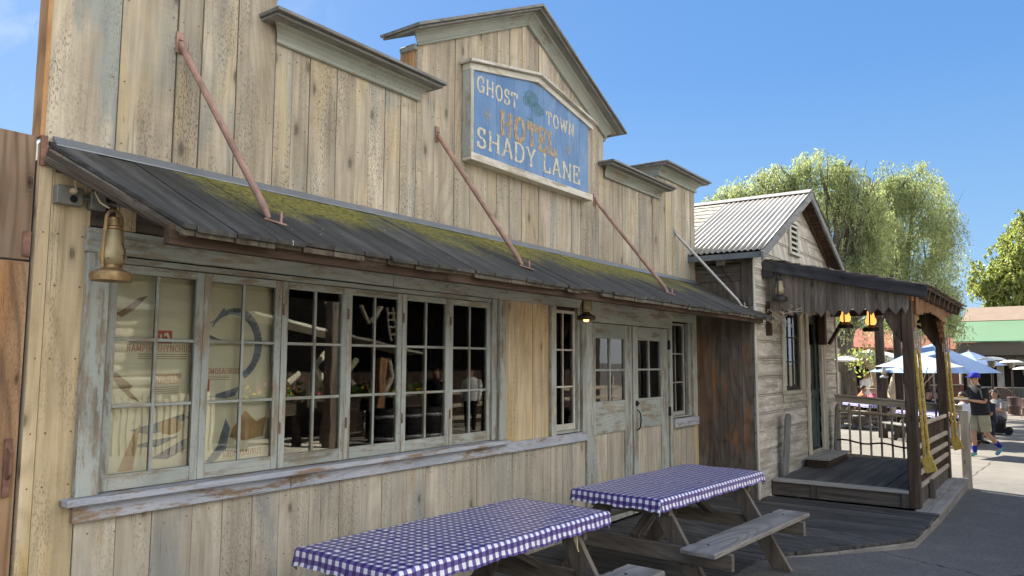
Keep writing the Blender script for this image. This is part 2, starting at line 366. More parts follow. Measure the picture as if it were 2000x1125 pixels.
W_RUST = wood('rusty_stained_board', ((.06, .05, .04), (.115, .095, .08), (.18, .16, .14)), stains=(((.33, .14, .05), .53, .9), ((.17, .17, .17), .54, .6)), pit=.3, tint=.25, knots=.02)
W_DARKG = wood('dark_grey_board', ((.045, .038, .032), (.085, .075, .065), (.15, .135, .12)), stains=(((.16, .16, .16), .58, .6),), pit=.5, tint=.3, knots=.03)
W_POST = wood('dark_brown_post', ((.03, .021, .016), (.066, .047, .035), (.125, .092, .07)), pit=.3, tint=.2, knots=.03)
W_DECK = wood('deck_board', ((.028, .029, .031), (.062, .063, .065), (.125, .125, .124)), pit=.3, tint=.45, rings=.12, knots=.02, rough=.7)
W_DECKW = wood('pale_worn_board', ((.16, .155, .15), (.27, .265, .255), (.40, .39, .37)), pit=.35, tint=.2, rings=.1, knots=.02)
W_TABLE = wood('picnic_table_wood', ((.06, .05, .042), (.125, .108, .09), (.21, .188, .16)), stains=(((.13, .135, .14), .52, .7),), pit=.35, tint=.3, rings=.3, knots=.035)
W_SEAT = wood('bench_seat_wood', ((.12, .112, .10), (.215, .203, .185), (.33, .315, .29)), stains=(((.22, .23, .24), .52, .7),), pit=.35, tint=.2, rings=.35, knots=.035)
W_RAIL = wood('pale_rail_wood', ((.22, .19, .15), (.38, .335, .27), (.52, .47, .39)), pit=.3, tint=.2, rings=.2, knots=.03)
W_VAL = wood('valance_orange_wood', ((.10, .05, .022), (.2, .105, .05), (.3, .17, .085)), pit=.2, tint=.2)
M_GLASS = glassmat('window_glass')
M_DARK = simple('dark_interior', (.012, .011, .010), .9, var=.3)
M_BLACK = simple('black_iron', (.02, .019, .018), .55, .4, bump=.3)
M_RUST = simple('rusty_pipe', (.21, .115, .085), .75, .2, var=.45, scale=14, bump=.5)
M_ROD = simple('faded_rust_pipe', (.30, .19, .15), .75, .1, var=.35, scale=10, bump=.5)
M_GALV = simple('galvanised_pipe', (.34, .345, .34), .5, .5, var=.2, scale=30, bump=.2)
M_FLASH = simple('flashing_metal', (.21, .235, .26), .45, .5, var=.12, scale=8)
M_BRASS = simple('old_brass', (.29, .2, .10), .55, .45, var=.4, scale=25, bump=.35)
M_BOX = simple('grey_junction_box', (.21, .215, .2), .6, .3, var=.2)
M_CORD = simple('cream_cord', (.5, .42, .27), .6)
M_POSTER = simple('poster_paper', (.70, .60, .47), .75, var=.06, scale=3, bump=0)
M_PRED = simple('poster_red_ink', (.42, .06, .035), .7, bump=0)
M_PNAVY = simple('poster_navy_ink', (.16, .17, .22), .7, var=.5, scale=9, bump=0)
M_PBROWN = simple('poster_brown_ink', (.28, .18, .12), .7, var=.5, scale=9, bump=0)
M_PTAN = simple('poster_tan_ink', (.38, .22, .11), .7, var=.3, scale=9, bump=0)
M_YEL = simple('yellow_strip', (.42, .30, .06), .6, var=.3, scale=22)
def asphalt():
    m = newmat('asphalt'); t = NT(m); P = t.node('ShaderNodeTexCoord').outputs['Object']
    a = t.noise(P, .35, 4., .6); b = t.noise(P, 110., 2., .7); c = t.noise(P, 3., 5., .65)
    k = t.math('ADD', t.math('MULTIPLY', a, .5), t.math('MULTIPLY', c, .5))
    cc = t.ramp(k, [(.35, (.088, .088, .086)), (.5, (.115, .114, .110)), (.65, (.155, .152, .144))])
    cc = t.mix(t.ramp(b, [(.35, 0.), (.75, .6)]), cc, (.19, .185, .175))
    b2 = t.noise(P, 38., 3., .7); cc = t.mix(t.ramp(b2, [(.48, 0.), (.68, .75)]), cc, (.045, .045, .045)); cc = t.mix(t.ramp(c, [(.58, 0.), (.70, .35)]), cc, (.17, .165, .15))
    x, y, z = t.sep(P)
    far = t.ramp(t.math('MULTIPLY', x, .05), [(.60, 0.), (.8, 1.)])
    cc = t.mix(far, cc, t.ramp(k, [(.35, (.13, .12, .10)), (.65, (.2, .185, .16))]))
    ck = t.node('ShaderNodeTexVoronoi', feature='DISTANCE_TO_EDGE'); t.setin(ck, 'Scale', .33)
    t.setin(ck, 'Vector', t.node('ShaderNodeVectorMath', operation='ADD').outputs[0])
    va = ck.inputs['Vector'].links[0].from_node; t.setin(va, 0, P); t.setin(va, 1, t.comb(t.math('MULTIPLY', c, .5), t.math('MULTIPLY', a, .5), 0.))
    crk = t.math('MULTIPLY', t.ramp(ck.outputs['Distance'], [(.0, .9), (.007, 0.)]), t.ramp(a, [(.45, 0.), (.55, 1.)]))
    cc = t.mix(crk, cc, (.03, .03, .03))
    t.bsdf(cc, .85, bump=t.math('ADD', b, t.math('MULTIPLY', crk, -2.)), bstr=.5, bdist=.004, spec=.3); return m
M_ASPH = asphalt()
def gingham():
    m = newmat('gingham_vinyl'); t = NT(m); uv = t.node('ShaderNodeUVMap').outputs[0]; u, v, _ = t.sep(uv)
    p = 1/.052
    def st(x):
        w = t.math('FRACT', t.math('MULTIPLY', x, p)); return t.ramp(w, [(0., 1.), (.47, 1.), (.5, 0.), (.97, 0.), (1., 1.)])
    a = st(u); b = st(v)
    s_ = t.math('ADD', t.math('MULTIPLY', a, .5), t.math('MULTIPLY', b, .5))
    n = t.noise(t.comb(t.math('MULTIPLY', u, 500.), t.math('MULTIPLY', v, 500.), 0.), 1., 1.)
    c = t.ramp(s_, [(.1, (.78, .79, .83)), (.5, (.115, .105, .345)), (.9, (.034, .015, .125))])
    c = t.mix(t.math('MULTIPLY', n, .12), c, (.25, .2, .3))
    w = t.noise(t.comb(t.math('MULTIPLY', u, 9.), t.math('MULTIPLY', v, 9.), 0.), 1., 3.)
    t.bsdf(c, .30, bump=t.math('ADD', t.math('MULTIPLY', w, 1.5), t.math('MULTIPLY', n, .05)), bstr=.35, bdist=.01, spec=.5); return m
M_GING = gingham()
def lampglass(name, c, e):
    m = newmat(name); t = NT(m); P = t.node('ShaderNodeTexCoord').outputs['Object']; n = t.noise(P, 18., 2.)
    t.bsdf(c, .3, emit=c, estr=e, spec=.5); return m
M_LIT = lampglass('lit_amber_glass', (1., .46, .10), .32)
M_BULB = lampglass('lit_bulb', (1., .42, .08), 2.)
# ---------------------------------------------------------------- ground
mb = MB()
xs = [-300, -60, -20, 0, 3, 6.6, 7.0, 7.4, 8.0, 8.5, 10.1, 13.2, 20, 28, 37, 60, 120, 800]; ys = [-400, -60, -20, -8, -4, -2, 0, 10, 40, 500]
for i in range(len(xs)-1):
    for j in range(len(ys)-1):
        x0, x1, y0, y1 = xs[i], xs[i+1], ys[j], ys[j+1]
        mb.face([(x0, y0, gz(x0)), (x1, y0, gz(x1)), (x1, y1, gz(x1)), (x0, y1, gz(x0))], [(x0, y0), (x1, y0), (x1, y1), (x0, y1)])
g = mb.build('ground', M_ASPH); g['kind'] = 'structure'
mb = MB()
xq = [-60, -20, 0, 3, 6.6, 7.4, 8.5, 10.1, 13.2, 20, 28, 37, 60]
for x0, x1 in zip(xq, xq[1:]): mb.face([(x0, -60, gz(x0)+.004), (x1, -60, gz(x1)+.004), (x1, -5.4, gz(x1)+.004), (x0, -5.4, gz(x0)+.004)], [(0, 0)]*4)
pv = mb.build('pavement', simple('pale_concrete', (.42, .38, .31), .9, var=.12, scale=1.5, bump=.2)); pv['kind'] = 'structure'
# boardwalk: boards run towards the street (along y); the outer edge is a chamfered polygon
edge = [(-1.0, -1.69), (6.85, -1.69), (7.16, -1.82), (7.64, -2.15), (8.49, -2.66), (9.98, -2.69)]
def edge_y(x):
    for (a, ya), (b, yb) in zip(edge, edge[1:]):
        if a <= x <= b: return ya+(yb-ya)*(x-a)/(b-a)
    return -2.69
mb = MB(); yy = .0
# boards parallel to the y axis in front of the building, as strips along x clipped to the edge
x = -1.0
while x < 9.98:
    w = .14+random.uniform(-.004, .004); x1 = min(x+w-.007, 9.98)
    e0 = edge_y(x)+random.uniform(-.012, .012); e1 = edge_y(x1)+random.uniform(-.012, .012)
    dz = random.uniform(-.003, .003)
    mb.hexa([(x, e0, -.035+dz), (x1, e1, -.035+dz), (x1, .02, -.035+dz), (x, .02, -.035+dz), (x, e0, dz), (x1, e1, dz), (x1, .02, dz), (x, .02, dz)], 'y')
    x += w
dk = mb.build('boardwalk', W_DECK, bevel=.003); dk['kind'] = 'structure'
mb = MB()
for (a, ya), (b, yb) in zip(edge[1:], edge[2:]):
    mb.beam((a, ya+.03, -.085), (b, yb+.03, -.085), .05, .09)
mb.box(9.985, 13.22, -2.69, -.78, -.2, -.045, 'x')
for k in range(10):
    y0 = -2.70+k*.07
for y0 in (-2.70, -2.565):
    mb.box(9.99, 11.6, y0, y0+.128, -.04, 0, 'x', j=.002); mb.box(11.605, 13.23, y0, y0+.128, -.04, .0, 'x', j=.002)
kb = mb.build('boardwalk_kerb', W_DECKW, bevel=.006); kb['kind'] = 'structure'

# ---------------------------------------------------------------- hotel building
H = thing('hotel_building', 'long weathered plank hotel with stepped false front, central gable and mossy awning', 'building', (5.6, 0, 0))
def top_z(x):
    if x < 2.86: return 3.99
    if x < 4.15: return 3.775
    if x <= 7.09: return 4.13+.485*(1.47-abs(x-5.62))
    if x < 8.45: return 3.775
    return 3.99
mb = MB(); MB_warm = MB()
cuts = [1.56, 1.90, 2.21, 2.36, 2.585, 2.86, 2.99, 3.13, 3.36, 3.53, 3.66, 3.82, 3.98, 4.15, 4.36, 4.60, 4.80, 4.98, 5.17, 5.36, 5.55, 5.62, 5.83, 6.02, 6.2, 6.42, 6.6, 6.83, 6.97, 7.09, 7.30, 7.52, 7.74, 7.93, 8.17, 8.30, 8.45, 8.67, 8.86, 9.05, 9.30, 9.46, 9.60]
for a, b in zip(cuts, cuts[1:]):
    e = 1e-4; za, zb = top_z(a+e), top_z(b-e); g_ = random.choice([.0015, .003, .0045]); dy = random.uniform(-.004, .004)
    mb.hexa([(a+g_, dy, 2.74), (b-g_, dy, 2.74), (b-g_, .03, 2.74), (a+g_, .03, 2.74), (a+g_, dy, za), (b-g_, dy, zb), (b-g_, .03, zb), (a+g_, .03, za)], 'z')
nb = MB()
for a, b in zip(cuts, cuts[1:]):
    for z in (2.80, 3.16, 3.60, 4.0, 4.45):
        if z > min(top_z(a+.01), top_z(b-.01))-.1: continue
        for xx in ((a+.03, b-.03) if b-a > .12 else ((a+b)/2,)):
            zz = z+random.uniform(-.02, .02); nb.box(xx-.0035, xx+.0035, -.0065, 0, zz-.0035, zz+.0035)
mb.merge(nb, 1); mb.build('false_front_boards', [W_UP, M_RUST], H, bevel=.002)
# backing, sides and body
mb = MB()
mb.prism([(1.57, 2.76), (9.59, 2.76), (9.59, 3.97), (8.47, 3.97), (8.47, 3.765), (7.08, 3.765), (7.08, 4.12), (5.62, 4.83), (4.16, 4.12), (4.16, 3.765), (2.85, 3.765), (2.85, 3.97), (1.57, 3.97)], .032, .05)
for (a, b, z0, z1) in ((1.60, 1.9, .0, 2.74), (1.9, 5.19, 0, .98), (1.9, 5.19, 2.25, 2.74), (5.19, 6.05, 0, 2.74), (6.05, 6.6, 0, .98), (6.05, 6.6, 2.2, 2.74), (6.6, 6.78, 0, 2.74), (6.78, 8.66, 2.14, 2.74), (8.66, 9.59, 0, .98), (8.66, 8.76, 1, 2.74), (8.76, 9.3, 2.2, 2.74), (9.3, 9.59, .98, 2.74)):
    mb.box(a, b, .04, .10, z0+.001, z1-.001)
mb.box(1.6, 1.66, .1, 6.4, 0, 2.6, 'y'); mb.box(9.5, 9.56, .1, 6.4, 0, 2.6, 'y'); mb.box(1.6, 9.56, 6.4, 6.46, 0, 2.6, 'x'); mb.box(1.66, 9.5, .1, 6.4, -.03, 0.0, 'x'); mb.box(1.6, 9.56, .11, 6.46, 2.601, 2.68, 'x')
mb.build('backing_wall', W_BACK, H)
mb = MB()  # box returns of the false front seen edge-on
for (x0, z0, z1, d) in ((1.545, 2.76, 3.99, .09), (4.135, 3.7, 4.12, .17), (8.44, 3.7, 3.99, .24)):
    mb.box(x0, x0+.02, .032 if x0 > 2 else -.004, d, z0, z1)
mb.build('side_board', W_ORANGE, H, each=True)
# lower wall boards
mb = MB()
x = 1.805
while x < 6.66:
    w = random.uniform(.17, .25); x1 = min(x+w, 6.66)
    if 6.66-x1 < .1: x1 = 6.66
    mb.box(x+.0015, x1-.0015, random.uniform(-.004, .003), .038, 0, .915); x = x1
for a, b in ((8.745, 8.96), (8.965, 9.2), (9.205, 9.48)): mb.box(a, b-.003, random.uniform(-.004, .003), .038, 0, .9)
lowmb = mb; nb = MB(); x = 1.87
while x < 6.6:
    for z in (.14, .52, .86):
        zz = z+random.uniform(-.02, .02); nb.box(x-.0035, x+.0035, -.0065, 0, zz-.0035, zz+.0035)
    x += random.choice((.07, .13, .16))
for z in (.25, .62, 1.1, 1.35, 1.7, 2.05, 2.3):
    for xx in (1.585, 1.65, 1.765): nb.box(xx-.004, xx+.004, -.006, 0, z+random.uniform(-.05, .05), z+.008+random.uniform(.0, .003)) if False else nb.box(xx-.004, xx+.004, -.006, 0, z, z+.008)
lowmb.merge(nb, 1); lowmb.build('lower_wall_boards', [W_LOW, M_RUST], H, bevel=.002)
mb = MB()
mb.box(1.555, 1.612, -.003, .038, 0, 2.74); mb.box(1.615, 1.80, 0, .038, 0, 2.74)
for a, b in ((5.285, 5.46), (5.463, 5.73), (5.733, 6.0)): mb.box(a, b, random.uniform(-.003, .003), .038, 1.0, 2.24)
mb.box(9.485, 9.6, -.004, .038, 0, 2.74); mb.box(9.60, 9.6+.01, 0, .05, 0, 2.74)
mb.build('yellow_wall_boards', W_WARM, H, bevel=.002)
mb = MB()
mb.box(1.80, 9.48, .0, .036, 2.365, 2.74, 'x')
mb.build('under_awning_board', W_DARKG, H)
mb = MB()
mb.box(1.775, 3.9, -.034, -.001, 2.232, 2.355, 'x'); mb.box(3.903, 6.655, -.036, -.001, 2.23, 2.357, 'x'); mb.box(6.658, 8.745, -.034, -.001, 2.105, 2.36, 'x'); mb.box(8.748, 9.5, -.032, -.001, 2.2, 2.355, 'x')
mb.build('lintel', W_TRIM, H, bevel=.003, each=True)
mb = MB()
mb.box(6.66, 6.775, -.032, .03, 0, 2.103); mb.box(8.665, 8.742, -.032, .03, 0, 2.103)
mb.build('door_jamb', W_TRIM, H, bevel=.003, each=True)
# big window
win = MB()
win.box(1.785, 1.895, -.034, -.001, 1.037, 2.23); win.box(5.19, 5.28, -.034, -.001, 1.037, 2.23)
win.box(1.896, 1.915, -.001, .09, 1.04, 2.229); win.box(5.125, 5.19, -.003, .09, 1.04, 2.229)
win.box(1.915, 5.125, 0.01, .09, 2.196, 2.229, 'x')
winO = win.build('window', W_TRIM, H, bevel=.003)
mb = MB(); mb.box(1.73, 5.285, -.085, .09, 1.003, 1.036, 'x'); mb.build('window_sill', W_BLUE, winO, bevel=.004)
mb = MB(); mb.box(1.782, 3.05, -.036, .0, .918, 1.002, 'x'); mb.box(3.054, 5.286, -.036, 0, .92, 1.002, 'x'); mb.box(5.29, 6.655, -.034, 0, .918, 1.005, 'x')
mb.build('apron_board', W_BLUE, winO, bevel=.003, each=True)
def sash_mesh(mb, x0, x1, z0, z1, y0, y1, cols_, rows, st=.045, top=.045, bot=.08, mu=.018):
    mb.box(x0, x0+st, y0, y1, z0, z1); mb.box(x1-st, x1, y0, y1, z0, z1)
    mb.box(x0+st, x1-st, y0+.002, y1-.002, z0, z0+bot, 'x'); mb.box(x0+st, x1-st, y0+.002, y1-.002, z1-top, z1, 'x')
    for k in range(1, cols_):
        xx = x0+st+(x1-x0-2*st)*k/cols_; mb.box(xx-mu/2, xx+mu/2, y0+.006, y1-.006, z0+bot, z1-top)
    for k in range(1, rows):
        zz = z0+bot+(z1-top-z0-bot)*k/rows
        xs_ = [x0+st]+[x0+st+(x1-x0-2*st)*q/cols_ for q in range(1, cols_)]+[x1-st]
        for q in range(cols_):
            mb.box(xs_[q]+(mu/2 if q else 0), xs_[q+1]-(mu/2 if q < cols_-1 else 0), y0+.008, y1-.008, zz-mu/2, zz+mu/2, 'x')
def pane_mesh(mb, x0, x1, z0, z1, y):
    mb.box(x0, x1, y, y+.004, z0, z1)
for k in range(6):
    x0 = 1.918+k*.5345; x1 = x0+.531
    mb = MB(); sash_mesh(mb, x0, x1, 1.04, 2.192, .015+(.004 if k % 2 else 0), .05, 2, 3)
    mb.build('sash', W_TRIM, winO, bevel=.0025)
    mb = MB(); pane_mesh(mb, x0+.03, x1-.03, 1.10, 2.16, .031)
    p = mb.build('pane', M_GLASS, winO); p.rotation_euler = (0, 0, 0)
mb = MB()
for k in (2, 3, 4, 5):
    x0 = 1.918+k*.5345
    for z in (1.25, 1.98): mb.tube([(x0+.004, .010, z), (x0+.004, .010, z+.07)], .006, 6)
mb.build('hinge', M_RUST, winO, each=True)
# narrow window
nw = MB()
nw.box(6.002, 6.085, -.034, -.001, 1.0, 2.228); nw.box(6.575, 6.655, -.034, -.001, 1.007, 2.228)
nw.box(6.086, 6.10, 0, .09, 1.01, 2.228); nw.box(6.53, 6.574, -.002, .09, 1.01, 2.228); nw.box(6.10, 6.53, 0, .09, 1.01, 1.035, 'x')
nwO = nw.build('window', W_TRIM, H, bevel=.003)
mb = MB(); sash_mesh(mb, 6.102, 6.528, 1.036, 2.2, .03, .06, 2, 3, st=.03, top=.03, bot=.06, mu=.016); mb.build('sash', W_WHITE, nwO, bevel=.002)
mb = MB(); pane_mesh(mb, 6.12, 6.51, 1.07, 2.18, .043); mb.build('pane', M_GLASS, nwO)
nw = MB()
nw.box(9.39, 9.482, -.034, -.001, 1.005, 2.198); nw.box(8.743, 8.76, 0, .1, 1.01, 2.2); nw.box(9.30, 9.388, -.002, .1, 1.01, 2.2); nw.box(8.76, 9.3, 0, .1, 1.01, 1.03, 'x')
nwO = nw.build('window', W_TRIM, H, bevel=.003)
mb = MB(); mb.box(8.745, 9.50, -.055, .0, .9, 1.004, 'x'); mb.build('window_sill', W_BLUE, nwO, bevel=.003)
mb = MB(); sash_mesh(mb, 8.762, 9.298, 1.032, 2.19, .05, .08, 2, 3, st=.035, top=.03, bot=.05, mu=.016); mb.build('sash', W_TRIM, nwO, bevel=.002)
mb = MB(); pane_mesh(mb, 8.79, 9.27, 1.07, 2.17, .063); mb.build('pane', M_GLASS, nwO)
# double doors
def door(x0, x1, g0, g1):
    mb = MB(); y0, y1 = -.004, .045
    mb.box(x0, g0, y0, y1, .03, 2.10); mb.box(g1, x1, y0, y1, .03, 2.10)
    mb.box(g0, g1, y0+.002, y1-.002, 1.945, 2.10, 'x'); mb.box(g0, g1, y0+.002, y1-.002, .95, 1.285, 'x'); mb.box(g0, g1, y0+.002, y1-.002, .03, .16, 'x')
    xm = (g0+g1)/2; mb.box(xm-.011, xm+.011, y0+.006, y1-.008, 1.285, 1.945)
    mb.box(g0, xm-.011, y0+.008, y1-.01, 1.60, 1.622, 'x'); mb.box(xm+.011, g1, y0+.008, y1-.01, 1.60, 1.622, 'x')
    d = mb.build('door', W_TRIM, H, bevel=.003)
    mb = MB(); n = 5
    for k in range(n):
        a = g0+(g1-g0)*k/n; b = g0+(g1-g0)*(k+1)/n; mb.box(a+.001, b-.0015, .012+random.uniform(-.002, .002), .032, .16, .95)
    mb.build('door_panel', W_WARM if False else W_LOW, d, bevel=.002)
    mb = MB(); pane_mesh(mb, g0-.01, g1+.01, 1.275, 1.955, .018); mb.build('pane', M_GLASS, d)
    return d
d1 = door(6.78, 7.70, 6.885, 7.535); d2 = door(7.735, 8.66, 7.855, 8.465)
mb = MB(); mb.tube([(7.80, -.01, 1.16), (7.80, -.03, 1.155), (7.80, -.055, 1.12), (7.80, -.06, 1.04), (7.80, -.05, .97), (7.80, -.03, .945), (7.80, -.01, .94)], [.006, .007, .008, .009, .008, .007, .006], 8)
mb.lathe([(0.0, -.01), (.014, -.008), (.018, 0), (.014, .008), (0, .01)], (7.80, -.03, 1.235), 10)
mb.lathe([(0.001, -.03), (.02, -.03), (.02, .03), (.001, .03)], (7.80, -.008, 1.235), 10)
mb.build('handle', M_BLACK, d2)
mb = MB()
for z in (.95, 1.9): mb.box(6.765, 6.782, -.036, -.005, z, z+.11)
mb.build('hinge', M_GALV, d1, each=True)
mb = MB()
for z in (1.05, 1.85): mb.box(8.655, 8.672, -.036, -.005, z, z+.11)
mb.build('hinge', M_BLACK, d2, each=True)
# cornices: profile in (y, z) from the wall outwards, cap on top
PROF = [(0, 0), (-.024, 0), (-.032, .007), (-.032, .018), (-.018, .024), (-.02, .036), (-.034, .062), (-.056, .085), (-.082, .097), (-.088, .105), (0, .105)]
def cornice(x0, x1, z, ext=.10, ret=0.0, name='cornice', cap_l=None, cap_r=None):
    mb = MB(); n = len(PROF)
    b = len(mb.v)
    # mitred run along the front: the ends flare with the profile
    for (y, h) in PROF: mb.v.append((x0+y*1., y, z+h))
    for (y, h) in PROF: mb.v.append((x1-y*1., y, z+h))
    for i in range(n):
        j = (i+1) % n; d = math.hypot(PROF[j][0]-PROF[i][0], PROF[j][1]-PROF[i][1])
        mb.f.append((b+i, b+j, b+n+j, b+n+i)); mb.mi.append(0); mb.uv.append([(i*.03, x0), (i*.03+d, x0), (i*.03+d, x1), (i*.03, x1)])
    if ret:
        for sx, xe in ((-1, x0), (1, x1)):
            b = len(mb.v)
            for yy in (0., ret):
                for (y, h) in PROF: mb.v.append((xe+sx*(-y), (y if yy == 0 else ret), z+h))
            for i in range(n):
                j = (i+1) % n
                mb.f.append((b+i, b+j, b+n+j, b+n+i)); mb.mi.append(0); mb.uv.append([(i*.03, 0), (i*.03+.03, 0), (i*.03+.03, ret), (i*.03, ret)])
    else:
        for b0 in (b, b+n):
            mb.f.append(tuple(b0+i for i in range(n))); mb.mi.append(0); mb.uv.append([PROF[i] for i in range(n)])
    c = mb.build('cornice', W_CORN, H, fixn=True)
    mb = MB(); mb.box(x0-ext-.03, x1+ext+.03, -.165, max(ret, .02)+.1, z+.106, z+.124, 'x'); mb.box(x0-ext-.045, x1+ext+.045, -.195, -.08, z+.126, z+.150, 'x')
    mb.box(x0-ext-.045, x1+ext+.045, -.078, max(ret, .02)+.11, z+.126, z+.150, 'x')
    mb.build('cornice_cap', W_CAP, c, bevel=.004)
cornice(2.87, 4.14, 3.68); cornice(7.10, 8.44, 3.68)
cornice(8.465, 9.60, 3.975, ret=.26); cornice(1.57, 2.845, 3.975, ret=.26)
# gable cornice
def rake(p0, p1, endflare, parent, name='gable_cornice'):
    """p0,p1: (x,z) bottom inner line; profile perpendicular to the slope"""
    mb = MB(); n = len(PROF); a = Vector((p0[0], 0, p0[1])); b_ = Vector((p1[0], 0, p1[1])); d = (b_-a).normalized(); up_ = Vector((-d.z, 0, d.x))
    if up_.z < 0: up_ = -up_
    tn = abs(d.z/d.x)
    for P, s in ((a, 0), (b_, 1)):
        for (y, h) in PROF:
            q = P+up_*h+Vector((0, y, 0))
            if P.x == 5.62 or abs(P.x-5.62) < 1e-6: q = P+Vector((0, y, h*math.sqrt(1+tn*tn)))
            else: q = q+d*(y if s == 0 else -y)*endflare
            mb.v.append(tuple(q))
    for i in range(n):
        j = (i+1) % n; mb.f.append((i, j, n+j, n+i)); mb.mi.append(0); mb.uv.append([(i*.03, 0), (i*.03+.04, 0), (i*.03+.04, 1.6), (i*.03, 1.6)])
    for b0 in (0, n): mb.f.append(tuple(b0+i for i in range(n))); mb.mi.append(0); mb.uv.append([PROF[i] for i in range(n)])
    c = mb.build('gable_cornice', W_CORN, parent, fixn=True)
    mb = MB(); out = -1 if p0[0] < 5 else 1
    sg = 1 if p1[0] > p0[0] else -1
    for (h0, h1, yy, ex) in ((.106, .124, -.165, .12), (.126, .150, -.195, .145)):
        if s is not None:
            lo = Vector((p0[0], 0, p0[1]))-d*ex; hi = Vector((p1[0], 0, p1[1])); k = math.sqrt(1+tn*tn)
            pts = [lo+up_*h0, lo+up_*h1, hi+Vector((0, 0, h1*k)), hi+Vector((0, 0, h0*k))]
            mb.prism([(p.x, p.z) for p in pts], yy, .22, 'x')
    mb.build('cornice_cap', W_CAP, c, bevel=.003, fixn=True)
rake((4.15, 4.12), (5.62, 4.832), 1, H); rake((7.09, 4.12), (5.62, 4.832), 1, H)
mb = MB()  # short return of the gable cornice round the left corner and the soffit blocks
for x0, x1 in ((4.105, 4.149), (7.092, 7.135)):
    mb.box(x0, x1, -.012, .16, 4.085, 4.13, 'y')
mb.build('cornice_return', W_CORN, H, bevel=.01, each=True)
# awning
SL = .495
def az(y): return 2.745+SL*y
A = MB(); AE = MB()
x = 1.58
k = 0
while x < 9.80:
    w = random.uniform(.165, .215); x1 = min(x+w, 9.86)
    yf = -.965+random.uniform(-.015, .015); t0 = random.uniform(-.004, .004)
    fx0 = x+(.17 if k == 0 else 0)*1.0; fx1 = x1
    if k == 0: fx0 = x+.15
    yb = .0 if x < 9.59 else -.78
    A.hexa([(x+.003 if yb == 0 else x+.003, yb, az(yb)-.008+t0), (x1-.003, yb, az(yb)-.008+t0), (fx1-.003, yf, az(yf)-.008+t0), (fx0+.003, yf, az(yf)-.008+t0)][::-1] and
           [(fx0+.003, yf, az(yf)-.024+t0), (fx1-.003, yf, az(yf)-.024+t0), (x1-.003, yb, az(yb)-.024+t0), (x+.003, yb, az(yb)-.024+t0),
            (fx0+.003, yf, az(yf)+t0), (fx1-.003, yf, az(yf)+t0), (x1-.003, yb, az(yb)+t0), (x+.003, yb, az(yb)+t0)], 'y')
    yf2 = yf+.02+random.uniform(-.02, .015); w2 = random.uniform(-.05, .05)
    AE.hexa([(fx0+.002+w2*0, yf2, az(yf2)-.055), (fx1-.002, yf2, az(yf2)-.055), (x1-.002, yb, az(yb)-.055), (x+.002, yb, az(yb)-.055),
             (fx0+.002, yf2, az(yf2)-.028), (fx1-.002, yf2, az(yf2)-.028), (x1-.002, yb, az(yb)-.028), (x+.002, yb, az(yb)-.028)], 'y')
    x = x1; k += 1
aw = A.build('awning_roof', W_AWN, H, bevel=.003)
AE.build('under_board', W_EDGE, aw, bevel=.003)
mb = MB(); mb.beam((1.59, -.02, az(-.02)-.05), (1.76, -.93, az(-.93)-.05), .045, .045); mb.beam((1.575, -.02, az(-.02)-.085), (1.75, -.75, az(-.75)-.075), .03, .04); mb.build('edge_rafter', W_EDGE, aw, bevel=.008)
mb = MB(); mb.beam((1.70, -.885, 2.225), (9.52, -.885, 2.225), .05, .085); mb.box(1.62, 9.58, -.06, -.005, 2.60, 2.70, 'x')
for xx in (2.4, 3.6, 4.8, 6.0, 7.2, 8.4, 9.4): mb.beam((xx, -.06, az(-.06)-.095), (xx, -.86, az(-.86)-.095), .04, .07)
mb.build('awning_beam', W_BEAM, aw, bevel=.004)
mb = MB(); mb.hexa([(1.60, -.055, az(-.055)+.004), (9.6, -.055, az(-.055)+.004), (9.6, -.006, az(0)+.002), (1.6, -.006, az(0)+.002), (1.6, -.055, az(-.055)+.010), (9.6, -.055, az(-.055)+.010), (9.6, -.006, az(0)+.03), (1.6, -.006, az(0)+.03)], 'x')
mb.build('flashing', M_FLASH, aw)
for (tx, tz, bx, by, m_) in ((2.22, 3.43, 2.34, -.70, M_ROD), (4.38, 3.45, 4.55, -.71, M_ROD), (6.88, 3.37, 7.11, -.71, M_ROD), (8.92, 3.31, 9.33, -.70, M_GALV)):
    mb = MB(); r = .019
    mb.box(tx-.022, tx+.022, -.012, -.002, tz-.03, tz+.09)
    mb.lathe([(0, 0), (.012, 0), (.012, .01), (0, .012)], (tx, -.02, tz+.04), 6)
    e = Vector((bx, by, az(by)+.012)); t_ = Vector((tx, -.03, tz))
    dd = (e-t_).normalized()
    mb.tube([t_+Vector((0, .012, .03)), t_, t_+dd*.08, e-dd*.06+Vector((0, 0, .01)), e], [.012, .016, r, r, .012], 10)
    mb.beam(e+Vector((-.01, 0.02, .0)), e+Vector((.07, -.05, -.03)), .035, .008)
    mb.tube([e+Vector((.05, -.03, -.02)), e+Vector((.055, -.025, .04))], .007, 6)
    mb.build('support_rod', m_, aw)
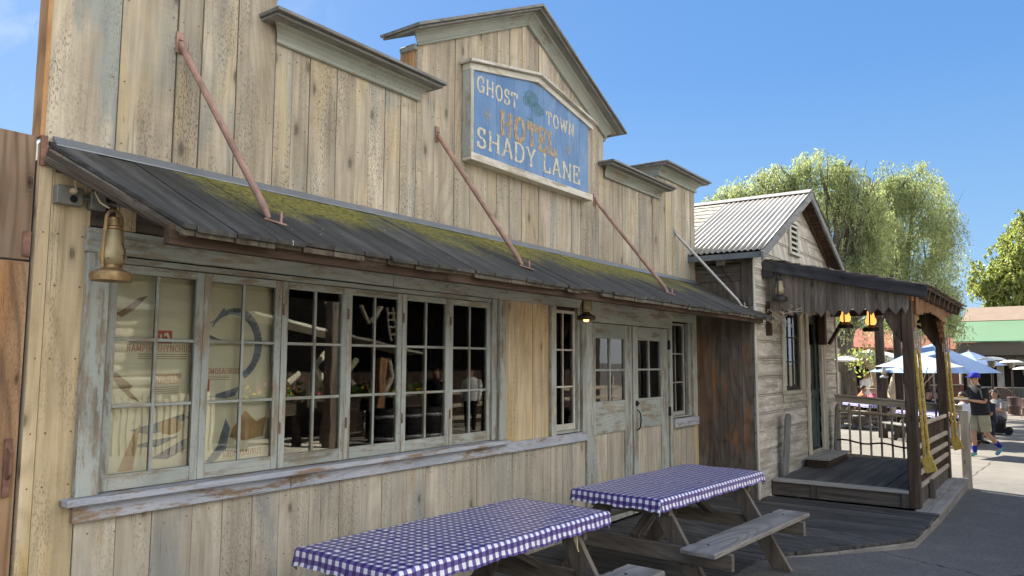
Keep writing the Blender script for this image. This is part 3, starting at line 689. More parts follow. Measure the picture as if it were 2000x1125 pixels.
# ---------------------------------------------------------------- slab-serif lettering
def _arc(cx, cy, rx, ry, a0, a1, n=12):
    return [(cx+rx*math.cos(R_(a0+(a1-a0)*i/n)), cy+ry*math.sin(R_(a0+(a1-a0)*i/n))) for i in range(n+1)]
GL = {
 'A': (.80, [[(.08, 0), (.40, 1), (.72, 0)], [(.2, .34), (.6, .34)]], [(.08, 0), (.72, 0), (.40, 1)]),
 'B': (.68, [[(.12, 0), (.12, 1)], [(.12, 1), (.4, 1)]+_arc(.4, .77, .18, .23, 90, -90, 8)+[(.12, .54)], [(.4, .54)]+_arc(.4, .27, .22, .27, 90, -90, 8)+[(.12, 0)]], [(.08, 0), (.08, 1)]),
 'C': (.74, [_arc(.42, .5, .32, .5, 45, 315, 18), [(.66, .66), (.66, .98)]], []),
 'D': (.76, [[(.12, 0), (.12, 1)], [(.12, 1), (.36, 1)]+_arc(.36, .5, .32, .5, 90, -90, 12)+[(.12, 0)]], [(.08, 0), (.08, 1)]),
 'E': (.66, [[(.12, 0), (.12, 1)], [(.12, 1), (.58, 1), (.58, .78)], [(.12, .52), (.44, .52)], [(.12, 0), (.6, 0), (.6, .24)], [(.44, .40), (.44, .64)]], [(.08, 0), (.08, 1)]),
 'G': (.80, [_arc(.42, .5, .33, .5, 45, 350, 18), [(.70, .36), (.70, 0.02)], [(.5, .40), (.8, .40)], [(.66, .68), (.66, .98)]], []),
 'H': (.84, [[(.14, 0), (.14, 1)], [(.70, 0), (.70, 1)], [(.14, .5), (.70, .5)]], [(.14, 0), (.14, 1), (.70, 0), (.70, 1)]),
 'I': (.32, [[(.16, 0), (.16, 1)]], [(.16, 0), (.16, 1)]),
 'K': (.78, [[(.14, 0), (.14, 1)], [(.68, 1), (.16, .42)], [(.3, .58), (.7, 0)]], [(.14, 0), (.14, 1), (.68, 1), (.7, 0)]),
 'L': (.64, [[(.14, 0), (.14, 1)], [(.14, 0), (.58, 0), (.58, .28)]], [(.14, 1), (.10, 0)]),
 'M': (.96, [[(.14, 0), (.14, 1), (.48, .1), (.82, 1), (.82, 0)]], [(.14, 0), (.82, 0), (.1, 1), (.86, 1)]),
 'N': (.84, [[(.14, 0), (.14, 1), (.70, 0), (.70, 1)]], [(.14, 0), (.70, 1), (.10, 1)]),
 'O': (.80, [_arc(.40, .5, .32, .5, 0, 360, 24)], []),
 'P': (.66, [[(.14, 0), (.14, 1)], [(.14, 1), (.38, 1)]+_arc(.38, .74, .2, .26, 90, -90, 8)+[(.14, .48)]], [(.14, 0), (.10, 1)]),
 'R': (.74, [[(.14, 0), (.14, 1)], [(.14, 1), (.38, 1)]+_arc(.38, .75, .2, .25, 90, -90, 8)+[(.14, .5)], [(.36, .5), (.64, 0)]], [(.14, 0), (.10, 1), (.66, 0)]),
 'S': (.64, [_arc(.32, .75, .22, .25, 40, 270, 12)+_arc(.32, .25, .24, .25, 90, -140, 12), [(.52, .76), (.52, .98)], [(.1, .24), (.1, .02)]], []),
 'T': (.74, [[(.37, 0), (.37, 1)], [(.06, .76), (.06, 1), (.68, 1), (.68, .76)]], [(.37, 0)]),
 'U': (.80, [[(.14, 1), (.14, .3)]+_arc(.4, .3, .26, .3, 180, 360, 10)+[(.66, 1)]], [(.14, 1), (.66, 1)]),
 'W': (1.06, [[(.10, 1), (.30, 0), (.53, .9), (.76, 0), (.96, 1)]], [(.10, 1), (.96, 1), (.53, 1)]),
 'X': (.76, [[(.1, 1), (.66, 0)], [(.66, 1), (.1, 0)]], [(.1, 1), (.66, 0), (.66, 1), (.1, 0)]),
 'Y': (.78, [[(.10, 1), (.39, .46), (.68, 1)], [(.39, .46), (.39, 0)]], [(.10, 1), (.68, 1), (.39, 0)]),
}
def lettering(mb, text, x0, z0, h, y, t=.14, slope=0., wsc=1., gap=.16, ser=.11, solid=.002):
    x = x0; lay = 0
    for ch in text:
        if ch == ' ': x += .45*h*wsc; continue
        w, strokes, serifs = GL[ch]
        segs = []
        for pl in strokes:
            for a, b in zip(pl, pl[1:]): segs.append((a, b, t))
        for (sx, sz) in serifs:
            zc = sz+(t*.28 if sz < .5 else -t*.28); segs.append(((sx-ser, zc), (sx+ser, zc), t*.55))
        for (a, b, tt) in segs:
            dx, dz = b[0]-a[0], b[1]-a[1]; l = math.hypot(dx, dz) or 1
            vert = abs(dz)/l; th = tt*(.62+.38*vert)
            ux, uz = dx/l, dz/l; ext = th*.22
            px, pz = -uz*th/2, ux*th/2
            A_ = (a[0]-ux*ext, a[1]-uz*ext); B_ = (b[0]+ux*ext, b[1]+uz*ext)
            pts = [(A_[0]-px, A_[1]-pz), (B_[0]-px, B_[1]-pz), (B_[0]+px, B_[1]+pz), (A_[0]+px, A_[1]+pz)]
            lay += 1; yy = y-.00004*(lay % 37)
            P = [(x+p[0]*h*wsc, yy, z0+p[1]*h+(x+p[0]*h*wsc-x0)*slope) for p in pts]
            mb.face(P, [(p[0], p[2]) for p in P])
        x += (w*wsc+gap)*h
    return x-x0
def textw(text, h, wsc=1., gap=.16):
    return sum(.45*h*wsc if c == ' ' else (GL[c][0]*wsc+gap)*h for c in text)
def paintmat(name, c, wear=.35):
    m = newmat(name); t = NT(m); P = t.node('ShaderNodeTexCoord').outputs['Object']; x, y, z = t.sep(P)
    n = t.noise(t.comb(t.math('MULTIPLY', x, 60.), t.math('MULTIPLY', z, 14.), 0.), 1., 4., .7)
    p = t.node('ShaderNodeBsdfPrincipled'); t.setin(p, 'Base Color', t.mix(n, tuple(q*.75 for q in c), c)); t.setin(p, 'Roughness', .8)
    tr = t.node('ShaderNodeBsdfTransparent'); ms = t.node('ShaderNodeMixShader'); t.setin(ms, 0, t.ramp(n, [(wear, .85), (wear+.14, 0.)]))
    t.t.links.new(p.outputs[0], ms.inputs[1]); t.t.links.new(tr.outputs[0], ms.inputs[2])
    o = t.node('ShaderNodeOutputMaterial'); t.t.links.new(ms.outputs[0], o.inputs[0]); return m
M_LCREAM = paintmat('cream_sign_paint', (.56, .53, .42), .36); M_LGOLD = paintmat('ochre_sign_paint', (.40, .31, .19), .40); M_LGREEN = paintmat('faded_green_paint', (.085, .21, .24), .47)
# ---------------------------------------------------------------- sign
S = thing('hotel_sign', 'pale blue painted wooden sign reading GHOST TOWN HOTEL SHADY LANE under the central gable', 'sign', (5.69, -.05, 3.35))
mb = MB(); yb = -.075
cutx = [4.73, 4.76, 5.06, 5.32, 5.57, 5.80, 6.02, 6.24, 6.45, 6.63]
def stop(x): return 4.10+(.185*(1-abs(x-5.69)/.96))
for a, b in zip(cutx, cutx[1:]):
    mb.hexa([(a+.001, yb+random.uniform(-.001, .001), 3.40), (b-.001, yb, 3.40), (b-.001, -.03, 3.40), (a+.001, -.03, 3.40), (a+.001, yb, stop(a)), (b-.001, yb, stop(b)), (b-.001, -.03, stop(b)), (a+.001, -.03, stop(a))], 'z')
mb.build('sign_board', W_SIGN, S, bevel=.0015)
mb = MB()
mb.box(4.685, 4.728, -.10, -.006, 3.36, 4.10)
mb.build('frame_side', W_TRIM, S, bevel=.003, each=True)
mb = MB()
mb.box(4.69, 6.67, -.105, -.006, 3.335, 3.398, 'x')
for (xa, xb) in ((4.68, 5.69), (5.69, 6.70)):
    za, zb = stop(xa), stop(xb)
    mb.prism([(xa, za-.0), (xb, zb-.0), (xb, zb+.055), (xa, za+.055)], -.095, -.006, 'x')
    xa2 = xa-.035 if xa < 5 else xa; xb2 = xb+.035 if xb > 6 else xb
    mb.prism([(xa2, stop(xa2)+.057), (xb2, stop(xb2)+.057), (xb2, stop(xb2)+.083), (xa2, stop(xa2)+.083)], -.135, -.006, 'x')
mb.build('frame_rail', W_WHITE, S, bevel=.003)
mb = MB()
w = textw('SHADY LANE', .155, .92); lettering(mb, 'SHADY LANE', 4.79, 3.47, .165, yb-.0025, t=.155, wsc=(1.66/w)*.92, gap=.16)
lettering(mb, 'GHOST', 4.785, 3.945, .13, yb-.0025, t=.17, wsc=1.0, gap=.17, slope=.0)
lettering(mb, 'TOWN', 5.84, 3.935, .12, yb-.0025, t=.17, wsc=1.08, gap=.17, slope=.0)
mb.build('lettering', M_LCREAM, S)
mb = MB(); lettering(mb, 'HOTEL', 5.12, 3.66, .205, yb-.003, t=.26, wsc=1.0, gap=.16, ser=.16)
for cx in (4.93, 6.24):
    for a in range(4):
        c_, s_ = math.cos(a*math.pi/2), math.sin(a*math.pi/2)
        pts = [(.005, 0), (.03, .018), (.045, 0), (.03, -.018)]
        P = [(cx+p[0]*c_-p[1]*s_, yb-.003-a*.0001, 3.775+(p[0]*s_+p[1]*c_)*1.15) for p in pts]; mb.face(P, [(p[0], p[2]) for p in P])
mb.build('ochre_lettering', M_LGOLD, S)
mb = MB(); cx, cz = 5.60, 4.075
def blob(cx, cz, rx, rz, y, seed, n=22):
    random.seed(seed); P = []
    for i in range(n):
        a = 2*math.pi*i/n; k = 1+random.uniform(-.14, .14); P.append((cx+math.cos(a)*rx*k, y, cz+math.sin(a)*rz*k))
    mb.face(P, [(p[0], p[2]) for p in P])
blob(5.60, 4.11, .12, .075, yb-.0022, 3); blob(5.70, 4.03, .11, .06, yb-.0023, 4); blob(5.53, 4.06, .08, .05, yb-.0024, 5)
P = [(5.585, yb-.0025, 3.90), (5.62, yb-.0025, 3.90), (5.612, yb-.0025, 4.05), (5.596, yb-.0025, 4.05)]; mb.face(P, [(p[0], p[2]) for p in P])
P = [(5.49, yb-.0026, 3.905), (5.6, yb-.0026, 3.89), (5.74, yb-.0026, 3.855), (5.62, yb-.0026, 3.90), (5.56, yb-.0026, 3.915)]; mb.face(P, [(p[0], p[2]) for p in P])
mb.build('painted_tree', M_LGREEN, S)
random.seed(11)
# ---------------------------------------------------------------- posters in the window
def poster(x0, x1, z0, z1, y, label):
    root = thing('poster', label, 'poster', ((x0+x1)/2, y, z0))
    mb = MB(); mb.box(x0, x1, y, y+.003, z0, z1); mb.build('poster_sheet', M_POSTER, root); return root
def flatpoly(mb, pts, y): mb.face([(p[0], y, p[1]) for p in pts], [(p[0], p[1]) for p in pts])
def curve_band(mb, pts, ws, y):
    """tapered band along a smooth polyline"""
    n = len(pts)
    for i in range(n-1):
        a, b = Vector(pts[i]), Vector(pts[i+1]); d = (b-a).normalized(); q = Vector((-d.y, d.x))
        flatpoly(mb, [a-q*ws[i], b-q*ws[i+1], b+q*ws[i+1], a+q*ws[i]], y-.00003*(i % 9))
# backing board that carries them
bb = MB(); bb.box(1.97, 2.975, .105, .11, 1.06, 2.18)
o = bb.build('display_backing', simple('display_board', (.62, .53, .40), .8, var=.08, scale=2)); tag(o, 'cream display board standing behind the two leftmost window sashes', 'display board')
p1 = poster(1.985, 2.44, 1.45, 2.12, .080, 'cream flying reptile poster with dark red title in the leftmost sash')
mb = MB(); lettering(mb, 'RAMPHORHYNCHUS', 2.055, 1.745, .034, .0785, t=.12, wsc=.86, gap=.1)
lettering(mb, 'CHAMBERED', 2.215, 1.60, .022, .0785, t=.12, wsc=.9, gap=.1); lettering(mb, 'NAUTILUS', 2.225, 1.57, .022, .0785, t=.12, wsc=.9, gap=.1)
mb.build('lettering', M_PRED, p1)
mb = MB()
for k in range(3):
    z = 1.728-k*.012
    flatpoly(mb, [(2.12, z), (2.40, z), (2.40, z+.004), (2.12, z+.004)], .0785)
for k in range(4):
    z = 1.55-k*.011; flatpoly(mb, [(2.20, z), (2.36, z), (2.36, z+.003), (2.20, z+.003)], .0785)
mb.build('small_print', M_PBROWN, p1)
mb = MB(); flatpoly(mb, [(2.215, 1.79), (2.305, 1.79), (2.305, 1.86), (2.215, 1.86)], .0788); mb.build('red_emblem', M_PRED, p1)
mb = MB(); flatpoly(mb, [(2.235, 1.80), (2.245, 1.80), (2.245, 1.835), (2.235, 1.84)], .078); flatpoly(mb, [(2.255, 1.825), (2.27, 1.835), (2.29, 1.80), (2.295, 1.812), (2.28, 1.85), (2.262, 1.845)], .078)
mb.build('emblem_figure', M_POSTER, p1)
mb = MB(); flatpoly(mb, [(1.99, 1.94), (2.03, 1.965), (2.11, 2.03), (2.16, 2.045), (2.08, 1.96), (2.02, 1.92)], .0785)
flatpoly(mb, [(2.0, 1.64), (2.05, 1.60), (2.10, 1.56), (2.08, 1.54), (2.15, 1.47), (2.09, 1.50), (2.03, 1.55), (1.995, 1.60)], .0784)
mb.build('winged_reptile', M_PBROWN, p1)
p2 = poster(2.46, 2.97, 1.47, 2.12, .088, 'cream sea reptile poster with a blue arching neck in the second sash')
mb = MB(); lettering(mb, 'ELASMOSAURUS', 2.465, 1.62, .032, .0865, t=.12, wsc=.84, gap=.1); flatpoly(mb, [(2.50, 1.52), (2.55, 1.52), (2.55, 1.59), (2.50, 1.59)], .0866); mb.build('lettering', M_PRED, p2)
mb = MB()
cv_ = [(2.50+.20+.17*math.cos(R_(a)), 1.79+.20*math.sin(R_(a))) for a in range(150, -75, -9)]
curve_band(mb, cv_, [.004+.022*min(1, i/9)*(1 if i < 20 else .8) for i in range(len(cv_))], .0864)
flatpoly(mb, [(2.46, 1.95), (2.49, 1.99), (2.52, 1.975), (2.50, 1.93), (2.47, 1.92)], .086)
curve_band(mb, [(2.52, 1.90), (2.57, 1.93), (2.60, 1.97), (2.63, 2.0)], [.003, .004, .004, .009], .0862)
flatpoly(mb, [(2.47, 1.90), (2.55, 1.84), (2.62, 1.815), (2.52, 1.825), (2.46, 1.85)], .0861)
flatpoly(mb, [(2.54, 1.49), (2.70, 1.53), (2.76, 1.55), (2.72, 1.49), (2.66, 1.475)], .086)
mb.build('sea_reptile', M_PNAVY, p2)
mb = MB()
for k in range(3): flatpoly(mb, [(2.48, 1.605-k*.01), (2.68, 1.605-k*.01), (2.68, 1.608-k*.01), (2.48, 1.608-k*.01)], .0865)
mb.build('small_print', M_PBROWN, p2)
p3 = poster(1.99, 2.975, 1.075, 1.445, .096, 'long cream poster of swimming sea reptiles along the bottom of the two leftmost sashes')
mb = MB(); lettering(mb, 'KRONOSAURUS', 2.66, 1.135, .034, .0945, t=.12, wsc=.8, gap=.1); mb.build('lettering', M_PRED, p3)
mb = MB()
for q in ([(2.10, 1.33), (2.25, 1.36), (2.40, 1.40), (2.44, 1.38), (2.30, 1.31), (2.2, 1.30)], [(2.22, 1.17), (2.35, 1.23), (2.5, 1.3), (2.46, 1.22), (2.32, 1.16)], [(2.10, 1.24), (2.24, 1.27), (2.38, 1.28), (2.26, 1.23)], [(2.55, 1.12), (2.62, 1.20), (2.67, 1.36), (2.70, 1.30), (2.68, 1.18), (2.6, 1.11)]): flatpoly(mb, q, .0944)
mb.build('flippers', M_PNAVY, p3)
mb = MB(); cx, cz = 2.33, 1.335
flatpoly(mb, [(cx+.07*math.cos(R_(a)), cz+.045*math.sin(R_(a))) for a in range(0, 360, 24)], .0943)
flatpoly(mb, [(2.72, 1.3), (2.80, 1.40), (2.88, 1.33), (2.95, 1.36), (2.93, 1.24), (2.8, 1.22), (2.70, 1.25)], .0943)
flatpoly(mb, [(2.05, 1.12), (2.12, 1.30), (2.16, 1.36), (2.13, 1.12)], .0943)
mb.build('shells_and_body', M_PTAN, p3)
# things stacked inside the shop
def cloth_pile(x, y, z, cols_, label, n=7, w=.3):
    root = thing('folded_clothes', label, 'clothes', (x, y, z))
    for k in range(n):
        mb = MB(); c = cols_[k % len(cols_)]
        mb.box(x-w/2+random.uniform(0, .03), x+w/2-random.uniform(0, .03), y, y+.3, z+k*.055, z+k*.055+.045)
        mb.build('folded_shirt', c, root, bevel=.012)
R1 = simple('red_cloth', (.35, .02, .02), .9); R2 = simple('white_cloth', (.5, .48, .45), .9); R3 = simple('navy_cloth', (.02, .03, .08), .9); R4 = simple('orange_cloth', (.4, .16, .03), .9)
cloth_pile(8.12, .55, 1.28, [R1, R2, R1, R1, R3], 'pile of folded red shirts seen through the right door glass', 8, .28)
cloth_pile(7.65, .9, 1.2, [R3, R4, R4], 'pile of folded orange and navy shirts seen through the left door glass', 6, .34)
mb = MB()
for z0 in (1.17,): mb.box(6.9, 9.2, .5, 1.3, z0-.03, z0-.001, 'x')
for xx in (6.95, 8.0, 9.1): mb.box(xx, xx+.05, .55, 1.2, 0, z0-.031)
tag(mb.build('shop_table', W_POST), 'dark display table inside the shop behind the double doors', 'table')
# ---------------------------------------------------------------- lanterns
def lantern(name, label, loc, lit=None, scale=1., shade=True, body=M_BRASS):
    x, y, z = 0, 0, 0
    r = thing(name, label, 'lantern', (0, 0, 0))
    mb = MB()   # hanging lantern with a broad base: base rim at the bottom
    mb.lathe([(0, .012), (.055, .012), (.088, 0), (.09, .012), (.092, .026), (.088, .04), (.05, .056), (.038, .062), (.036, .075)], (0, 0, 0), 28)
    mb.build('base', body, r, smooth=True)
    mb = MB(); mb.lathe([(.036, .075), (.05, .085), (.062, .11), (.060, .14), (.045, .17), (.038, .20), (.036, .235), (.03, .245)], (0, 0, 0), 24)
    mb.build('globe', lit if lit else simple(name+'_globe', (.30, .26, .15), .35, var=.35, scale=12), r, smooth=True)
    mb = MB(); mb.lathe([(.03, .243), (.040, .247), (.040, .256), (.024, .26), (.024, .30), (.018, .305), (.0, .306)], (0, 0, 0), 18)
    mb.lathe([(.008, .26), (.034, .262), (.034, .266), (.008, .268)], (0, 0, 0), 18)
    mb.build('cap', body, r, smooth=True)
    mb = MB()
    arch = [(.062, 0, .06), (.066, 0, .12), (.062, 0, .2), (.054, 0, .26)]+[(.052*math.cos(R_(a)), 0, .29+.045*math.sin(R_(a))) for a in range(0, 181, 20)]+[(-.054, 0, .26), (-.062, 0, .2), (-.066, 0, .12), (-.062, 0, .06)]
    mb.tube(arch, .0085, 8); mb.build('side_tube', body, r, smooth=True)
    mb = MB()
    for s_ in (-1, 1):
        mb.tube([(.0, s_*.062, .10), (0, s_*.067, .13), (0, s_*.05, .18)], .002, 5)
    mb.tube([(-.06, -.02, .1), (0, -.066, .12), (.06, -.02, .16)], .002, 5)
    mb.build('wire_guard', M_BLACK, r, each=True)
    r.location = loc; r.scale = (scale,)*3; return r
l1 = lantern('hanging_lantern', 'old brass hurricane lantern hanging from the awning corner above the big window', (1.735, -.37, 2.06), scale=.98); l1.rotation_euler = (0, 0, R_(25))
mb = MB(); mb.tube([(-.03, 0, .335), (-.02, 0, .48)], .0015, 5); mb.tube([(.03, 0, .335), (.035, 0, .46)], .0015, 5)
q = mb.build('hanging_wire', M_BLACK); q.parent = l1
l2 = lantern('hanging_lantern', 'dark hurricane lantern with a glowing bulb under the awning beside the double doors', (5.98, -.42, 2.075), scale=.95, body=simple('dark_bronze', (.05, .035, .025), .5, .4))
mb = MB(); mb.lathe([(0, -.016), (.02, -.012), (.026, 0), (.026, .014), (0, .016)], (0, 0, 0), 16); q = mb.build('bulb', M_BULB, smooth=True); q.parent = l2
ll = bpy.data.lights.new('bulb_light', 'POINT'); ll.energy = .12; ll.color = (1, .55, .2); ll.shadow_soft_size = .03; lo = bpy.data.objects.new('bulb_light', ll); col.objects.link(lo); lo.location = (5.98, -.42, 2.02)
# ---------------------------------------------------------------- outlet boxes and cords under the awning
b1 = thing('outlet_box', 'grey outdoor outlet box with a cream plug pushed in, under the awning corner', 'outlet', (1.67, -.03, 2.45))
mb = MB(); mb.box(1.615, 1.735, -.055, -.003, 2.445, 2.535); mb.build('box', M_BOX, b1, bevel=.004)
mb = MB(); mb.lathe([(0, 0), (.018, 0), (.018, .003), (0, .004)], (0, 0, 0), 16); mb.tf(Matrix.Translation((1.69, -.056, 2.475))@Matrix.Rotation(R_(90), 4, 'X')); mb.build('socket', M_BLACK, b1)
mb = MB(); mb.lathe([(0, 0), (.017, 0), (.016, .02), (.006, .035), (0, .036)], (0, 0, 0), 12); mb.tf(Matrix.Translation((1.685, -.055, 2.512))@Matrix.Rotation(R_(90), 4, 'X')); mb.build('plug', M_CORD, b1)
b2 = MB(); b2.box(1.775, 1.85, -.05, -.003, 2.44, 2.53); tag(b2.build('junction_box', M_BOX, bevel=.004), 'smaller grey junction box beside the outlet box under the awning', 'junction box')
c1 = MB(); c1.tube([(1.685, -.085, 2.515), (1.665, -.12, 2.56), (1.645, -.15, 2.60), (1.66, -.15, 2.64), (1.72, -.16, 2.66)], .0045, 6)
tag(c1.build('plug_cord', M_CORD, smooth=True), 'cream cord looping up from the plugged outlet', 'cord')
c2 = MB(); c2.tube([(1.70, -.20, 2.63), (1.712, -.22, 2.55), (1.70, -.25, 2.48), (1.70, -.3, 2.43), (1.72, -.35, 2.40)], .0045, 6)
tag(c2.build('lantern_cord', M_CORD, smooth=True), 'cream cord drooping down to the corner lantern', 'cord')
mb = MB(); mb.tube([(1.735, -.03, 2.49), (1.775, -.03, 2.49)], .008, 8); mb.tube([(1.85, -.03, 2.485), (2.05, -.03, 2.48)], .006, 8)
tag(mb.build('conduit', M_BOX), 'thin grey conduit running out of the junction box', 'conduit')
mb = MB(); mb.box(1.92, 2.02, -.022, -.002, 2.36, 2.52); tag(mb.build('yellow_block', W_WARM, bevel=.003), 'small yellowish wood block behind the corner lantern', 'wood block')
# ---------------------------------------------------------------- brown fence at the left
F = thing('board_fence', 'tall brown plank fence butting against the left end of the hotel', 'fence', (.8, .02, 0))
mb = MB(); x = -1.2
for a, b in ((-1.2, -.95), (-.95, -.6), (-.6, -.3), (-.3, .02), (.02, .3), (.3, .62), (.62, .9), (.9, 1.2), (1.2, 1.543)):
    mb.box(a+.002, b-.002, .015+random.uniform(-.003, .003), .045, 2.165, 2.765+random.uniform(-.01, .01))
mb.build('upper_board', W_FENCE, F, bevel=.002)
mb = MB()
for a, b in ((-1.2, -.9), (-.9, -.55), (-.55, -.2), (-.2, .1), (.1, .45), (.45, .8), (.8, 1.16), (1.16, 1.543)):
    mb.box(a+.002, b-.002, .012+random.uniform(-.003, .003), .042, 0, 2.155)
mb.build('lower_board', wood('orange_brown_board', ((.18, .105, .06), (.32, .20, .115), (.43, .295, .18)), stains=(((.40, .20, .08), .54, .6),), pit=.3, rings=.4, knots=.03), F, bevel=.002)
mb = MB(); mb.box(1.505, 1.54, .005, .012, 2.18, 2.30); mb.tube([(1.50, -.005, 1.16), (1.50, -.035, 1.18), (1.50, -.035, 1.28), (1.50, -.005, 1.30)], .008, 8); mb.box(1.485, 1.515, -.004, .011, 1.08, 1.34)
mb.build('latch', M_RUST, F, bevel=.002, each=True)
mb = MB(); mb.box(1.546, 1.575, -.02, -.006, 2.62, 2.765); mb.build('corner_strip', M_RUST, F)
# rounded canvas cover on the roof behind the fence
W = thing('canvas_cover', 'rounded off-white canvas cover peeping over the brown fence at the far left', 'canvas cover', (4.0, 5.15, 3.2))
mb = MB(); n = 16
for i in range(n):
    a0, a1 = math.pi*i/n, math.pi*(i+1)/n
    for j in range(7):
        x0, x1 = 3.2+j*.3, 3.5+j*.3; s0 = (.8, .96, 1, .97, 1, .97, 1, .97)[j]; s1 = (.8, .96, 1, .97, 1, .97, 1, .97)[j+1]
        Q = lambda x, a, s: (x, 5.15+math.cos(a)*.5*s, 3.2+math.sin(a)*.93*s)
        mb.face([Q(x0, a0, s0), Q(x1, a0, s1), Q(x1, a1, s1), Q(x0, a1, s0)], [(0, 0), (1, 0), (1, 1), (0, 1)])
mb.face([(3.2, 5.15+math.cos(math.pi*i/n)*.4, 3.2+math.sin(math.pi*i/n)*.744) for i in range(n+1)], [(0, 0)]*(n+1))
mb.build('canvas', simple('canvas', (.62, .58, .5), .9), W, smooth=True)
# ---------------------------------------------------------------- small gabled house with the porch
G = thing('gabled_house', 'small gabled wooden house with corrugated roof and pale horizontal siding beside the hotel', 'house', (11.75, 2, 0))
HX0, HX1, HY = 9.6, 13.9, -.76
RZ, EZ, RX = 4.26, 3.085, 11.75   # ridge and eave heights at the roof surface
sl = (RZ-EZ)/(RX-9.35)
# front siding with openings
openings = [(10.78, 11.62, 1.33, 2.50), (12.02, 12.75, .40, 2.50)]
mb = MB(); z = -.1
while z < 4.2:
    z1 = z+.232
    zt = min(z1, 4.2)
    xl, xr = HX0, HX1
    def edge_x(zz): return max(HX0, RX-(RZ-.05-zz)/sl), min(HX1, RX+(RZ-.05-zz)/sl)
    (l0, r0), (l1, r1) = edge_x(z), edge_x(zt-.006)
    if r1-l1 < .15: break
    cutl = [(l0, l1, r0, r1)]
    spans = []
    cur = None
    segs = []
    ops = sorted([o for o in openings if o[2] < zt-.05 and o[3] > z+.05])
    xcur = None
    b0, b1 = l0, l1
    for o in ops:
        segs.append((b0, b1, o[0], o[0])); b0 = b1 = o[1]
    segs.append((b0, b1, r0, r1))
    for (a0, a1, c0, c1) in segs:
        if c0-a0 < .04: continue
        # split long boards once
        js = [(a0, a1, c0, c1)]
        if c0-a0 > 1.6 and random.random() < .6:
            xm = a0+(c0-a0)*random.uniform(.3, .7); js = [(a0, a1, xm-.0015, xm-.0015), (xm+.0015, xm+.0015, c0, c1)]
        for (p0, p1, q0, q1) in js:
            d = random.uniform(-.003, .003)
            mb.hexa([(p0, HY-.014+d, z), (q0, HY-.014+d, z), (q0, HY+.02, z), (p0, HY+.02, z), (p1, HY-.004+d, zt-.030), (q1, HY-.004+d, zt-.030), (q1, HY+.02, zt-.030), (p1, HY+.02, zt-.030)], 'x')
            mb.hexa([(p1, HY-.008+d, zt-.026), (q1, HY-.008+d, zt-.026), (q1, HY+.02, zt-.026), (p1, HY+.02, zt-.026), (p1, HY-.008+d, zt-.006), (q1, HY-.008+d, zt-.006), (q1, HY+.02, zt-.006), (p1, HY+.02, zt-.006)], 'x')
    z = z1
mb.build('front_siding', W_SIDE, G, bevel=.003)
mb = MB()
mb.prism([(9.62, -.1), (10.78, -.1), (10.78, 3.17), (9.62, 3.17)], HY+.021, HY+.06)
mb.prism([(11.62, -.1), (12.02, -.1), (12.02, 3.17), (11.62, 3.17)], HY+.021, HY+.06)
mb.prism([(12.75, -.1), (13.88, -.1), (13.88, 3.17), (12.75, 3.17)], HY+.021, HY+.06)
mb.prism([(10.781, 2.5), (11.619, 2.5), (11.619, 3.17), (10.781, 3.17)], HY+.021, HY+.06); mb.prism([(12.021, 2.5), (12.749, 2.5), (12.749, 3.17), (12.021, 3.17)], HY+.021, HY+.06)
mb.prism([(10.781, -.1), (11.619, -.1), (11.619, 1.33), (10.781, 1.33)], HY+.021, HY+.06); mb.prism([(12.021, -.1), (12.749, -.1), (12.749, .4), (12.021, .4)], HY+.021, HY+.06)
mb.prism([(9.6, 3.171), (13.9, 3.171), (11.75, 4.2)], HY+.021, HY+.06)
mb.box(13.84, 13.88, HY+.061, 6, -.1, 3.1); mb.box(9.64, 13.84, 5.9, 5.96, -.1, 3.1, 'x'); mb.box(9.64, 13.84, HY+.061, 5.9, .15, .2, 'x')
mb.build('backing_wall', W_BACK, G)
# left side wall: dark boards, rusty panels below the awning
mb = MB()
for a, b in ((-.74, -.60), (-.598, -.40), (-.398, -.20), (-.198, .0)): mb.box(9.588+random.uniform(-.003, .003), 9.62, a, b-.002, 0.0, 2.74)
mb.box(9.60, 9.62, .0, 5.9, 0, 3.1, 'y')
mb.build('rust_stained_panel', W_RUST, G, bevel=.002)
mb = MB()
for z0 in (2.745, 2.86, 2.985): mb.box(9.585, 9.62, -.62, -.001, z0, z0+.11, 'y')
mb.box(9.57, 9.586, -.62, -.0, 2.93, 2.955, 'y')
mb.box(9.575, 9.62, -.755, -.622, 2.42, 3.10); mb.box(9.45, 9.64, -.70, -.64, 3.02, 3.07, 'x')
mb.build('side_board', W_DARKG, G, bevel=.003, each=True)
mb = MB(); mb.box(9.57, 9.63, HY-.028, HY-.012, 0, 3.08); mb.box(13.84, 13.92, HY-.028, HY-.012, 0, 3.08); mb.build('corner_board', W_WHITE, G, bevel=.002, each=True)
mb = MB(); mb.box(9.50, 9.60, -.42, -.32, 2.95, 3.07); mb.build('electrical_box', M_BOX, G, bevel=.004)
mb = MB(); mb.tube([(9.55, -.37, 2.95), (9.555, -.42, 2.85), (9.56, -.50, 2.75), (9.565, -.53, 2.60), (9.57, -.56, 2.52), (9.575, -.7, 2.45)], .006, 6); mb.build('cable', M_BLACK, G, smooth=True)
